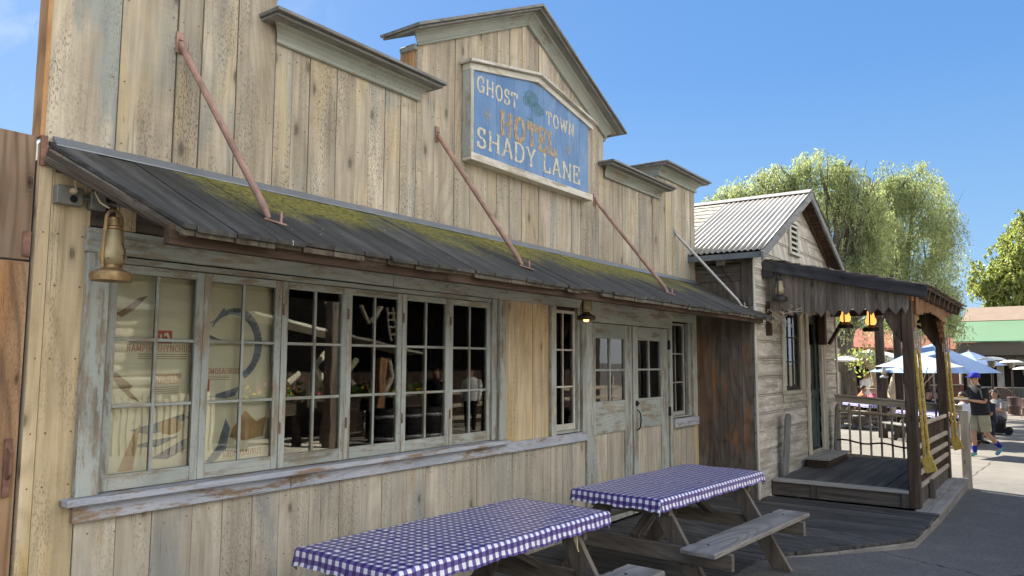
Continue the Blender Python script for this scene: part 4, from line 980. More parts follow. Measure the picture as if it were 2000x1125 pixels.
# corrugated roof (left and right slopes), older shakes behind
def corr(sgn, y0, y1, mat, name, amp=.010, pitch=.076):
    mb = MB(); ny = int((y1-y0)/pitch*8); rows = 3
    for i in range(ny+1):
        y = y0+(y1-y0)*i/ny; h = amp*math.cos(2*math.pi*(y-y0)/pitch)
        for k in range(rows+1):
            q = k/rows; x = RX-sgn*(2.40)*q; mb.v.append((x, y, RZ-(RZ-EZ)*q+h+.012))
    for i in range(ny):
        for k in range(rows):
            a = i*(rows+1)+k; mb.f.append((a, a+1, a+rows+2, a+rows+1)); mb.mi.append(0); mb.uv.append([(0, 0)]*4)
    o = mb.build(name, mat, G, smooth=True); m = o.modifiers.new('thick', 'SOLIDIFY'); m.thickness = .003; return o
def corrmat():
    m = newmat('corrugated_iron'); t = NT(m); P = t.node('ShaderNodeTexCoord').outputs['Object']; x, y, z = t.sep(P)
    n = t.noise(t.comb(t.math('MULTIPLY', x, 1.2), t.math('MULTIPLY', y, 9.), t.math('MULTIPLY', z, 1.2)), 1., 5., .65)
    c = t.ramp(n, [(.3, (.27, .255, .225)), (.6, (.36, .345, .305)), (.75, (.29, .24, .19))]); t.bsdf(c, .5, .25, bump=n, bstr=.1, spec=.4); return m
M_CORR = corrmat()
corr(1, -.985, .30, M_CORR, 'corrugated_roof'); corr(-1, -.985, .30, M_CORR, 'corrugated_roof')
mb = MB()
W_SHAKE = wood('bleached_shake', ((.26, .23, .18), (.38, .35, .285), (.48, .45, .38)), pit=.4, tint=.35, rings=.1, knots=.0)
for sgn in (1, -1):
    for r in range(13):
        q0, q1 = r/13, (r+1.25)/13; y = .305
        while y < 6.0:
            w = random.uniform(.09, .2); d0 = random.uniform(0, .02)
            xa, xb = RX-sgn*2.4*q0, RX-sgn*2.4*min(q1+d0, 1.02); za, zb = RZ-(RZ-EZ)*q0, RZ-(RZ-EZ)*min(q1+d0, 1.02)
            mb.hexa([(xa, y, za), (xb, y, zb+.012), (xb, y+w-.006, zb+.012), (xa, y+w-.006, za), (xa, y, za+.006), (xb, y, zb+.026), (xb, y+w-.006, zb+.026), (xa, y+w-.006, za+.006)], 'x'); y += w
mb.build('shake_roof', W_SHAKE, G)
mb = MB()
for s in (1, -1):
    mb.beam((RX, -.99, RZ+.028), (RX, 6, RZ+.028), .002, .002)
mb.prism([(RX-.14, RZ-.03), (RX-.13, RZ-.02), (RX, RZ+.045), (RX+.13, RZ-.02), (RX+.14, RZ-.03), (RX, RZ+.03)], -.99, 6.0, 'x')
mb.build('ridge_cap', simple('weathered_ridge', (.32, .30, .28), .7, .1, var=.2, scale=6), G, fixn=True)
mb = MB()
for s in (1, -1):  # rake boards, soffit boards, eave trim
    ex = RX-s*2.42
    mb.prism([(ex, EZ-.125), (RX, RZ-.115), (RX, RZ-.002), (ex, EZ-.01)], -.995, -.962, 'x')
mb.build('rake_board', wood('slate_painted_trim', ((.12, .115, .105), (.2, .19, .18), (.3, .29, .27)), paint=((.145, .155, .165), .55, (.22, .23, .235)), pit=.2), G, bevel=.003, each=True)
mb = MB()
for s in (1, -1):
    ex = RX-s*2.40
    mb.box(min(ex, ex+s*.022), max(ex, ex+s*.022), -.96, 6.0, EZ-.085, EZ-.012, 'y')
mb.build('eave_board', simple('eave_slate_paint', (.12, .14, .16), .6, var=.25, scale=6), G, bevel=.002, each=True)
mb = MB()
for s in (1, -1):
    n = 12
    for k in range(n):
        q0, q1 = k/n, (k+1)/n-.006
        xa, xb = RX-s*2.37*q0, RX-s*2.37*q1; za, zb = RZ-.03-(RZ-EZ)*q0*.99, RZ-.03-(RZ-EZ)*q1*.99
        if s < 0: pass
        P = [(xa, -.96, za-.02), (xb, -.96, zb-.02), (xb, 5.9, zb-.02), (xa, 5.9, za-.02), (xa, -.96, za-.004), (xb, -.96, zb-.004), (xb, 5.9, zb-.004), (xa, 5.9, za-.004)]
        mb.hexa(P, 'y')
    # inner rafter
    mb.prism([(RX-s*2.2, EZ+.0), (RX-s*.02, RZ-.14), (RX-s*.02, RZ-.05), (RX-s*2.2, EZ+.08)], HY-.06, HY-.03, 'x')
mb.build('soffit_board', wood('soffit_wood', ((.045, .026, .017), (.095, .06, .042), (.16, .11, .08)), pit=.3, tint=.3), G)
# louvre vent
mb = MB(); vx0, vx1, vz0, vz1 = 11.22, 11.70, 3.31, 3.80
mb.box(vx0, vx0+.07, HY-.04, HY-.012, vz0, vz1); mb.box(vx1-.07, vx1, HY-.04, HY-.012, vz0, vz1); mb.box(vx0+.07, vx1-.07, HY-.04, HY-.012, vz1-.05, vz1, 'x'); mb.box(vx0-.03, vx1+.03, HY-.06, HY-.012, vz0-.04, vz0, 'x')
for k in range(5):
    z = vz0+.05+k*.082
    mb.hexa([(vx0+.07, HY-.035, z), (vx1-.07, HY-.035, z), (vx1-.07, HY-.014, z+.03), (vx0+.07, HY-.014, z+.03), (vx0+.07, HY-.035, z+.035), (vx1-.07, HY-.035, z+.035), (vx1-.07, HY-.014, z+.045), (vx0+.07, HY-.014, z+.045)], 'x')
v = mb.build('louvre_vent', W_WHITE, G, bevel=.002)
mb = MB(); mb.box(vx0+.06, vx1-.06, HY-.0135, HY-.0125, vz0, vz1-.04); mb.build('vent_opening', M_DARK, v)
# window
mb = MB(); a, b, z0, z1 = openings[0]
mb.box(a-.06, a+.03, HY-.045, HY-.015, z0-.02, z1); mb.box(b-.03, b+.14, HY-.045, HY-.015, z0-.02, z1); mb.box(a-.08, b+.16, HY-.075, HY-.015, z0-.07, z0-.021, 'x'); mb.box(a+.031, b-.031, HY-.04, HY-.015, z1-.06, z1, 'x'); mb.box(a-.05, b+.12, HY-.04, HY-.016, z0-.18, z0-.071, 'x')
wO = mb.build('window', wood('cream_window_trim', ((.3, .27, .2), (.45, .42, .33), (.56, .53, .43)), paint=((.52, .50, .40), .6, (.6, .58, .49)), pit=.2), G, bevel=.003)
mb = MB(); sash_mesh(mb, a+.03, b-.03, z0-.02, z1-.06, HY-.01, HY+.03, 3, 3, st=.04, top=.04, bot=.05, mu=.02); mb.build('sash', W_DARKG, wO, bevel=.002)
mb = MB(); pane_mesh(mb, a+.05, b-.05, z0, z1-.08, HY+.008); mb.build('pane', M_GLASS, wO)
# door
mb = MB(); a, b, z0, z1 = openings[1]
mb.box(a-.10, a, HY-.05, HY-.015, z0-.12, z1); mb.box(b, b+.10, HY-.05, HY+.02, z0-.12, z1)
mb.box(b+.1, b+.20, HY-.06, HY-.015, z0-.12, z1); mb.box(a-.1, b+.2, HY-.12, HY-.015, z0-.16, z0-.121, 'x')
mb.build('door_frame', bpy.data.materials['cream_window_trim'], G, bevel=.003)
W_GREEN = wood('dark_green_door_paint', ((.05, .05, .04), (.08, .08, .07), (.14, .13, .11)), paint=((.045, .075, .065), .7, (.08, .12, .105)), pit=.2)
mb = MB(); mb.box(a, a+.12, HY+.02, HY+.06, z0-.12, z1); mb.box(b-.12, b, HY+.02, HY+.06, z0-.12, z1)
for (p, q) in ((z0-.12, z0+.05), (z0+.75, z0+.88), (z1-.2, z1)): mb.box(a+.12, b-.12, HY+.022, HY+.058, p, q, 'x')
mb.box(a+.12, b-.12, HY+.035, HY+.05, z0+.05, z0+.75)
dO = mb.build('door', W_GREEN, G, bevel=.003)
mb = MB(); pane_mesh(mb, a+.11, b-.11, z0+.87, z1-.19, HY+.04); mb.build('pane', M_GLASS, dO)
mb = MB(); mb.lathe([(0, 0), (.012, 0), (.012, .03), (.026, .04), (.026, .06), (0, .065)], (0, 0, 0), 12); mb.tf(Matrix.Translation((a+.06, HY+.02, z0+.82))@Matrix.Rotation(R_(90), 4, 'X')); mb.build('door_knob', M_BRASS, dO)
# ---- porch (deck, steps, posts, roof, valance) as parts of the house
PX0, PX1, PY = 10.1, 13.2, -2.40
mb = MB(); y = HY-.05
while y > PY+.06:
    mb.box(PX0+.13, PX1, max(y-.138, PY+.02), y-.004, .172, .198+random.uniform(-.003, .003), 'x'); y -= .142
mb.build('porch_deck', W_DECK, G, bevel=.003)
mb = MB(); mb.box(PX0-.02, PX0+.125, PY+.03, HY-.03, .165, .203, 'y'); mb.build('deck_nosing', W_DECKW, G, bevel=.006)
mb = MB(); mb.box(PX0+.01, PX0+.04, PY+.05, HY-.52, .0, .163, 'y'); mb.box(PX0+.01, PX0+.04, HY-.515, HY-.02, .0, .163, 'y'); mb.box(PX0-.005, PX0+.01, HY-.60, HY-.5, 0, .163); mb.box(PX0-.01, PX0+.012, PY+.03, PY+.11, 0, .163)
mb.box(PX0+.2, PX1, PY-.0, PY+.03, 0, .17, 'x')
mb.build('deck_riser', W_DARKG, G, bevel=.003, each=True)
def post(x, parent=G):
    mb = MB(); mb.box(x, x+.15, PY-.09, PY+.03, .0, 2.44); p = mb.build('porch_post', W_POST, parent, bevel=.008)
    mb = MB()
    # shaped bracket under the beam, towards the house and along the front
    mb.prism([(PY+.02, 2.44), (PY+.02, 1.93), (PY+.05, 1.96), (PY+.12, 2.06), (PY+.2, 2.2), (PY+.24, 2.44)], x+.02, x+.13, 'z', plane='yz')
    mb.build('bracket', W_POST, p, bevel=.004, fixn=True)
    return p
pA = post(PX0); pB = post(PX1-.12)
mb = MB()
for s, x0 in ((1, PX0+.15), (-1, PX1-.12)):
    mb.prism([(x0, 2.44), (x0, 1.98), (x0+s*.03, 2.0), (x0+s*.03, 2.06), (x0+s*.07, 2.08), (x0+s*.07, 2.14), (x0+s*.13, 2.17), (x0+s*.13, 2.22), (x0+s*.2, 2.25), (x0+s*.3, 2.30), (x0+s*.3, 2.44)], PY-.105, PY-.03)
for k in range(9):
    xa = PX0+.155+.30*k; zb = 2.30-.05*math.cos((k-3.9)/4*math.pi/2)*0-.0; z_ = 2.31+.05*math.sin(k/8*math.pi)
    if k*.30+.3 > PX1-PX0-.27: break
mb.box(PX0-.02, PX1+.9, PY-.10, PY-.03, 2.44, 2.56, 'x')
x = PX0+.14
while x < PX1-.15:
    w = min(.27, PX1-.13-x); t_ = (x+w/2-PX0)/(PX1-PX0); z_ = 2.25+.12*math.sin(t_*math.pi)+random.uniform(-.01, .01)
    mb.box(x, x+w-.004, PY-.125, PY-.106, z_, 2.53); x += w
mb.build('front_valance', W_VAL, G, bevel=.004, fixn=True)
# porch roof
def pz(y): return 3.055+.236*(y-HY)
mb = MB()
mb.hexa([(9.98, -2.66, pz(-2.66)-.03), (14.4, -2.66, pz(-2.66)-.03), (14.4, HY-.03, pz(HY)-.03), (9.98, HY-.03, pz(HY)-.03), (9.98, -2.66, pz(-2.66)-.008), (14.4, -2.66, pz(-2.66)-.008), (14.4, HY-.03, pz(HY)-.008), (9.98, HY-.03, pz(HY)-.008)], 'x')
rf = mb.build('porch_roof', W_POST, G)
W_SHK2 = wood('porch_shake', ((.10, .08, .06), (.22, .185, .14), (.38, .33, .26)), pit=.4, tint=.5, rings=.15, knots=0)
mb = MB()
for r in range(11):
    y0 = -2.70+r*.18; x = 9.96
    while x < 14.4:
        w = random.uniform(.08, .2); d0 = random.uniform(-.02, .015); ya, yb2 = y0+d0, y0+.24; lift = random.uniform(0, .012)
        if yb2 > HY-.03: yb2 = HY-.03
        za, zb = pz(ya)+.012+lift, pz(yb2)-.004
        mb.hexa([(x, ya, za), (x+w-.005, ya, za), (x+w-.005, yb2, zb), (x, yb2, zb), (x, ya, za+.014), (x+w-.005, ya, za+.014), (x+w-.005, yb2, zb+.005), (x, yb2, zb+.005)], 'y'); x += w
mb.build('roof_shakes', W_SHK2, rf)
mb = MB()
x = 10.0
while x < 14.4:
    mb.beam((x, -2.64, pz(-2.64)-.095), (x, HY-.04, pz(HY)-.095), .05, .12); x += .49
mb.build('rafter', W_POST, rf, bevel=.003, each=True)
mb = MB(); mb.beam((9.955, -2.68, pz(-2.68)-.075), (9.955, HY-.04, pz(HY-.04)-.075), .035, .15); mb.beam((9.955, HY-.15, pz(HY)-.2), (9.955, HY-.02, pz(HY)-.2), .03, .12)
mb.build('rake_board', wood('black_slate_board', ((.018, .019, .022), (.035, .037, .042), (.07, .073, .08)), pit=.3), rf, bevel=.003, each=True)
# zigzag side valance
mb = MB(); y = -.84; first = True
ys_ = [-.84]
while y > -2.45:
    w = .30 if first else random.uniform(.125, .155); y1 = max(y-w, -2.47)
    if -2.47-y1 > -.04: y1 = -2.47
    zt1, zt2 = pz(y)-.10, pz(y1)-.10
    if first: poly = [(y, zt1), (y, 2.36), (y1+.002, 2.36), (y1+.002, zt2)]; first = False
    else:
        zb = 2.365+random.uniform(-.006, .006); poly = [(y, zt1), (y, zb), ((y+y1)/2, zb-.085), (y1+.002, zb), (y1+.002, zt2)]
    d = random.uniform(-.003, .003)
    mb.prism(poly, 10.04+d, 10.06+d, plane='yz'); y = y1
    if y <= -2.469: break
mb.build('zigzag_valance', wood('valance_grey', ((.07, .06, .05), (.15, .13, .11), (.26, .23, .20)), stains=(((.2, .2, .19), .55, .7),), pit=.6, tint=.35, rings=.25), G, bevel=.002, fixn=True)
mb = MB()  # carved inner brackets and cross bracing under the roof
mb.beam((10.2, -.86, 2.44), (10.2, -2.35, 2.44), .06, .1); mb.beam((PX1, -.86, 2.5), (PX1, -2.35, 2.5), .06, .1)
mb.beam((PX1, -1.1, 2.46), (PX1, -.82, 2.0), .05, .08, up=(1, 0, 0)); mb.box(12.62, 12.74, HY-.14, HY-.03, 1.98, 2.9)
mb.beam((PX1+.02, -1.85, 2.48), (PX1+.02, -2.32, 2.12), .04, .06, up=(1, 0, 0)); mb.beam((PX1+.06, -1.85, 2.12), (PX1+.06, -2.32, 2.48), .04, .06, up=(1, 0, 0))
mb.beam((10.1, -.80, 2.5), (10.1, -.80, 2.05), .07, .07)
mb.build('porch_brace', W_BEAM, G, bevel=.004, each=True)
# front balustrade (lattice of sticks with pale rails)
mb = MB()
for (za, zb, h) in ((.95, .92, .05), (.70, .67, .055), (.54, .51, .055), (.39, .355, .055), (.235, .19, .05)):
    mb.beam((PX0+.16, PY-.06, za), (PX1-.12, PY-.06, zb), .035, h)
br = mb.build('balustrade_rail', W_RAIL, G, bevel=.005, each=True)
mb = MB(); x = PX0+.2
while x < PX1-.14:
    r = random.uniform(.010, .016); mb.tube([(x, PY-.03+random.uniform(-.004, .004), .23), (x+random.uniform(-.01, .01), PY-.03, .93)], r, 6); x += r*2+random.uniform(.012, .03)
mb.build('balustrade_sticks', W_BEAM, br)
mb = MB()
x = PX0+.16
for k in range(6): mb.box(x+k*.5, x+k*.5+.49, PY-.06, PY-.03, .005, .20)
mb.box(PX0+.9, PX0+1.02, PY-.13, PY-.07, 0, .23)
mb.build('skirting_board', W_DARKG, G, bevel=.004, each=True)
# door step of the house
st = thing('porch_step', 'low worn wooden step in front of the dark green house door', 'step', (12.1, -.98, .2))
mb = MB(); mb.box(11.50, 12.80, -1.16, -1.0, .305, .338, 'x'); mb.box(11.50, 12.80, -.995, -.83, .305, .338, 'x'); mb.build('tread', W_DECKW, st, bevel=.004)
mb = MB(); mb.box(11.54, 11.57, -1.13, -.84, .201, .304, 'y'); mb.box(11.57, 12.76, -1.13, -1.10, .201, .304, 'x'); mb.build('riser', W_BEAM, st, bevel=.003)
# leaning boards against the siding
for (x0, x1, zt, lab) in ((10.36, 10.58, 1.02, 'short grey plank with clipped corners leaning on the siding left of the house window'), (13.15, 13.42, 1.03, 'grey plank standing against the house wall by the pale railing')):
    mb = MB(); c = .05
    b0 = len(mb.v); mb.prism([(x0, .205), (x1, .205), (x1, zt-c), (x1-c, zt), (x0+c, zt), (x0, zt-c)], -.03, 0)
    mb.tf(Matrix.Translation((0, HY-.03, 0))@Matrix.Rotation(R_(4), 4, 'X'))
    for i in range(len(mb.v)):
        vx, vy, vz = mb.v[i]; mb.v[i] = (vx, vy-.03, vz)
    tag(mb.build('leaning_board', W_CAP, bevel=.004, fixn=True), lab, 'board')
# side railing at the far end of the porch
RL = thing('side_railing', 'pale railing with thin balusters closing the far end of the porch', 'railing', (13.3, -1.7, 0))
mb = MB(); mb.beam((13.30, -.86, 1.12), (13.30, -2.66, 1.0), .05, .10); mb.beam((13.30, -.86, 1.176), (13.30, -2.66, 1.056), .12, .018)
mb.build('top_rail', W_RAIL, RL, bevel=.004)
mb = MB(); mb.beam((13.24, -.86, .93), (13.24, -2.34, .85), .05, .035); mb.build('handrail', wood('sunlit_rail', ((.25, .19, .12), (.38, .3, .2), (.5, .42, .3)), pit=.2), RL, bevel=.006)
for k in range(10):
    y = -.92-k*.155
    mb = MB(); mb.beam((13.27, y, .22), (13.27, y, 1.05-.06*k/9), .028, .03, up=(0, 1, 0)); mb.build('baluster', W_RAIL, RL, bevel=.003)
mb = MB(); mb.beam((13.27, -.86, .22), (13.27, -2.36, .19), .05, .05); mb.build('bottom_rail', W_RAIL, RL, bevel=.004)
mb = MB(); pts = [(13.22, -.86-.1*k, .45+.02*math.sin(k*1.1)+(-.004*k)) for k in range(16)]; mb.tube(pts, .014, 7); mb.build('branch_rail', W_BEAM, RL, smooth=True)
mb = MB(); mb.box(13.25, 13.37, -2.74, -2.62, -.16, .99); mb.build('newel_post', W_RAIL, RL, bevel=.006)
mb = MB(); mb.box(13.26, 13.30, -2.755, -2.742, .55, .80); mb.build('hinge_plate', M_GALV, RL, bevel=.003)
# yellow strips hanging on the posts
for (px, lab) in ((PX0+.17, 'studded yellow strip slanting down the near porch post, ending in a square tab'), (PX1-.02, 'studded yellow strip on the far porch post beside the newel post')):
    y_ = thing('yellow_strip', lab, 'strip', (px, PY-.18, .5), group='yellow strips on the porch posts')
    mb = MB()
    top = Vector((px-.10, -2.515, 1.86)); bot = Vector((px-.08, -2.565, .58))
    for s in (-1, 1): mb.beam(top+Vector((0, s*.021, 0)), bot+Vector((0, s*.021, 0)), .036, .03, up=(1, 0, 0))
    mb.build('ribbed_strip', M_YEL, y_, bevel=.008)
    mb = MB()
    for k in range(26):
        q = (k+.5)/26; p = top.lerp(bot, q)+Vector((-.018, random.choice((-.022, .022)), random.uniform(-.01, .01)))
        mb.beam(p, p+Vector((0, 0, .014)), .010, .006, up=(1, 0, 0), mi=k % 2)
    mb.build('studs', [simple('stud_white', (.6, .58, .5)), simple('stud_dark', (.12, .07, .03))], y_)
    mb = MB()
    for k in range(5):
        mb.beam(top+Vector((-.003*(k % 2), -.045+k*.022, .0)), top+Vector((-.02, -.045+k*.022+random.uniform(-.012, .012), .2+random.uniform(-.02, .1))), .018, .012, up=(1, 0, 0))
    mb.build('splintered_end', W_RAIL, y_, bevel=.002)
    mb = MB(); mb.beam(bot+Vector((0, .01, .02)), bot+Vector((-.02, -.05, -.15)), .13, .03, up=(1, 0, 0)); mb.build('end_tab', M_YEL, y_, bevel=.006)
l3 = lantern('porch_lantern', 'glowing amber porch lantern hanging nearest the house wall', (12.2, -1.30, 2.215), lit=M_LIT, scale=1.25, body=M_BLACK)
l4 = lantern('porch_lantern', 'glowing amber porch lantern hanging in the middle of the porch opening', (12.2, -1.65, 2.16), lit=M_LIT, scale=1.25, body=M_BLACK)
for l in (l3, l4):
    mb = MB(); mb.tube([(0, 0, .31), (0, 0, .45)], .003, 5); q = mb.build('hanging_wire', M_BLACK); q.parent = l
l5 = lantern('dark_lantern', 'dark unlit lantern fixed on the side of the porch roof by the siding', (9.985, -.985, 2.50), scale=1.05, body=simple('grey_dark_metal', (.04, .04, .042), .6, .3))
# twisted dry vine below it
mb = MB()
for k in range(14):
    p = Vector((10.0+random.uniform(-.05, .05), -.95+random.uniform(-.18, .12), 2.30+random.uniform(-.14, .1))); pts = [p]
    for i in range(5): p = p+Vector((random.uniform(-.03, .03), random.uniform(-.09, .09), random.uniform(-.05, .05))); pts.append(p)
    mb.tube(pts, .006, 5)
tag(mb.build('dry_vine', W_RAIL, smooth=True), 'tangle of twisted dry vine under the dark lantern at the porch corner', 'vine')
# ---------------------------------------------------------------- picnic tables and their cloths (built at the origin, long side along x)
random.seed(21)
def picnic_table(label):
    r = thing('picnic_table', label, 'picnic table', (0, 0, 0), 'picnic tables in front of the hotel')
    L_, Wd, T = 1.83, .72, .735
    mb = MB()
    for k in range(4): mb.box(-L_/2, L_/2, -Wd/2+k*Wd/4+.003, -Wd/2+(k+1)*Wd/4-.003, T-.038, T, 'x', j=.001)
    mb.build('table_top', W_TABLE, r, bevel=.005)
    for s in (-1, 1):
        yc = s*.64
        mb = MB(); mb.box(-L_/2, L_/2, yc-.13, yc+.13, .44-.038, .44, 'x')
        mb.build('bench_seat', W_SEAT, r, bevel=.008)
    for s in (-1, 1):
        xe = s*.68
        mb = MB(); mb.beam((xe+s*.02, -.80, .345), (xe+s*.02, .80, .345), .038, .115); mb.build('bench_support', W_TABLE, r, bevel=.006)
        mb = MB(); mb.beam((xe+s*.02, -.34, .645), (xe+s*.02, .34, .645), .038, .10); mb.build('top_cleat', W_TABLE, r, bevel=.006)
        for q in (-1, 1):
            mb = MB(); yb, yt = q*.62, q*.20
            xx = xe-s*.02
            mb.prism([(yb-.085, 0), (yb+.085, 0), (yt+.075, T-.04), (yt-.075, T-.04)], xx-.019, xx+.019, plane='yz')
            mb.build('leg', W_TABLE, r, bevel=.006, fixn=True)
        mb = MB(); mb.beam((xe-s*.04, 0, .40), (s*.10, 0, .68), .085, .038); mb.build('diagonal_brace', W_TABLE, r, bevel=.005)
    mb = MB()
    for s in (-1, 1):
        for y in (-.62, -.52, .52, .62, -.24, .24):
            mb.lathe([(0, -.004), (.011, -.004), (.011, .002), (0, .004)], (s*.70, y, .441 if abs(y) > .4 else .60), 8)
    mb.build('bolt', M_BLACK, r, each=True)
    return r
def cloth(label, seed):
    rs = np.random.default_rng(seed)
    L_, Wd, T = 1.86, .76, .742; hem = .075; rad = .018
    mb = MB(); nx, ny = 110, 56
    us = np.linspace(-L_/2-hem, L_/2+hem, nx); vs = np.linspace(-Wd/2-hem, Wd/2+hem, ny)
    def drop(e):
        # arc length e beyond the edge -> (outward, down)
        if e <= 0: return 0, 0
        a = e/rad
        if a < math.pi/2: return rad*math.sin(a), rad*(1-math.cos(a))
        return rad, rad+(e-rad*math.pi/2)
    P = []
    for u in us:
        row = []
        for v in vs:
            eu, ev = abs(u)-(L_/2-rad), abs(v)-(Wd/2-rad)
            ou, du = drop(eu); ov, dv = drop(ev)
            x = math.copysign(min(abs(u), L_/2-rad)+ou, u); y = math.copysign(min(abs(v), Wd/2-rad)+ov, v)
            z = T-max(du, dv)-.25*min(du, dv)
            d = max(du, dv)
            ph = u*1.0 if dv > du else v
            n_ = mnoise.noise(Vector((u*7, v*7, seed)))
            n2 = mnoise.noise(Vector((u*28, v*28, seed+5)))
            if d > .02:
                k = (d-.02)/hem
                tuck = -.016*k*k+.0045*k*math.sin(ph*55+n_*5)+.006*k*n2
                if dv >= du: y += math.copysign(tuck, v); 
                if du >= dv: x += math.copysign(tuck, u)
                z += .006*k*math.sin(ph*23+n_*6)+.008*k*n2
                if du > .02 and dv > .02:
                    z -= .02*k; x -= math.copysign(.02*k, u); y -= math.copysign(.02*k, v)
            else:
                z += .0030*n_+.0014*n2+.0040*max(0., 1-abs(mnoise.noise(Vector((u*1.7+seed, v*2.6, 3.3))))*14)
            row.append((x, y, z))
        P.append(row)
    for i in range(nx-1):
        for j in range(ny-1):
            mb.face([P[i][j], P[i+1][j], P[i+1][j+1], P[i][j+1]], [(us[i], vs[j]), (us[i+1], vs[j]), (us[i+1], vs[j+1]), (us[i], vs[j+1])])
    o = mb.build('gingham_tablecloth', M_GING)
    bm = bmesh.new(); bm.from_mesh(o.data); bmesh.ops.remove_doubles(bm, verts=bm.verts, dist=1e-5); bm.to_mesh(o.data); bm.free()
    for p in o.data.polygons: p.use_smooth = True
    return tag(o, label, 'tablecloth', 'purple gingham tablecloths')
TABS = [((3.50, -1.085), -2.5, 'nearest picnic table, cut off by the bottom edge, in front of the big window'), ((5.90, -1.29), -4.0, 'grey wooden picnic table with open bench in front of the double doors')]
CL = ['purple and white gingham cloth over the nearest picnic table', 'purple and white gingham cloth over the picnic table before the double doors']
proto = picnic_table(TABS[0][2])
for i, ((x, y), a, lab) in enumerate(TABS):
    t_ = proto if i == 0 else copy_tree(proto); t_['label'] = lab
    t_.location = (x, y, .003); t_.rotation_euler = (0, 0, R_(a))
    c = CLOTH = cloth(CL[i], 3+i); c.location = (x, y, .006); c.rotation_euler = (0, 0, R_(a))
mb = MB()
for k in range(5): mb.tube([(4.06, -1.46+k*.004, .66), (4.062, -1.465+k*.005, .62), (4.058+k*.004, -1.468, .575-k*.006)], .004, 5)
tag(mb.build('tie_strings', M_CORD), 'pale tie strings hanging under the near tablecloth edge', 'strings')

# ---------------------------------------------------------------- foliage
def leafmat(name, c1, c2, tr, amt=.45):
    m = newmat(name); t = NT(m)
    rnd = t.node('ShaderNodeNewGeometry').outputs['Random Per Island']
    P = t.node('ShaderNodeTexCoord').outputs['Object']; n = t.noise(P, 1.1, 3., .6)
    f = t.math('ADD', t.math('MULTIPLY', rnd, .35), t.math('MULTIPLY', n, .65))
    c = t.ramp(f, [(.36, c1), (.62, c2)])
    p = t.node('ShaderNodeBsdfPrincipled'); t.setin(p, 'Base Color', c); t.setin(p, 'Roughness', .45); t.setin(p, 'Specular IOR Level', .5)
    tb = t.node('ShaderNodeBsdfTranslucent'); t.setin(tb, 0, t.mix(1., c, (*tr, 1), 'MULTIPLY'))
    ms = t.node('ShaderNodeMixShader'); t.setin(ms, 0, amt); t.t.links.new(p.outputs[0], ms.inputs[1]); t.t.links.new(tb.outputs[0], ms.inputs[2])
    o = t.node('ShaderNodeOutputMaterial'); t.t.links.new(ms.outputs[0], o.inputs[0]); return m
M_LEAF = leafmat('pepper_leaves', (.13, .165, .085), (.33, .36, .19), (1.7, 1.75, 1.25), .5)
M_LEAF2 = leafmat('bright_leaves', (.12, .15, .055), (.28, .31, .12), (2.0, 2.0, 1.1), .5)
M_LEAFD = leafmat('dark_leaves', (.03, .05, .018), (.08, .115, .035), (2.2, 2.2, 1.2), .4)
M_BARK = wood('bark', ((.05, .042, .033), (.13, .11, .085), (.25, .22, .17)), pit=.9, rings=.4, knots=.05, bump=1., rough=.95)
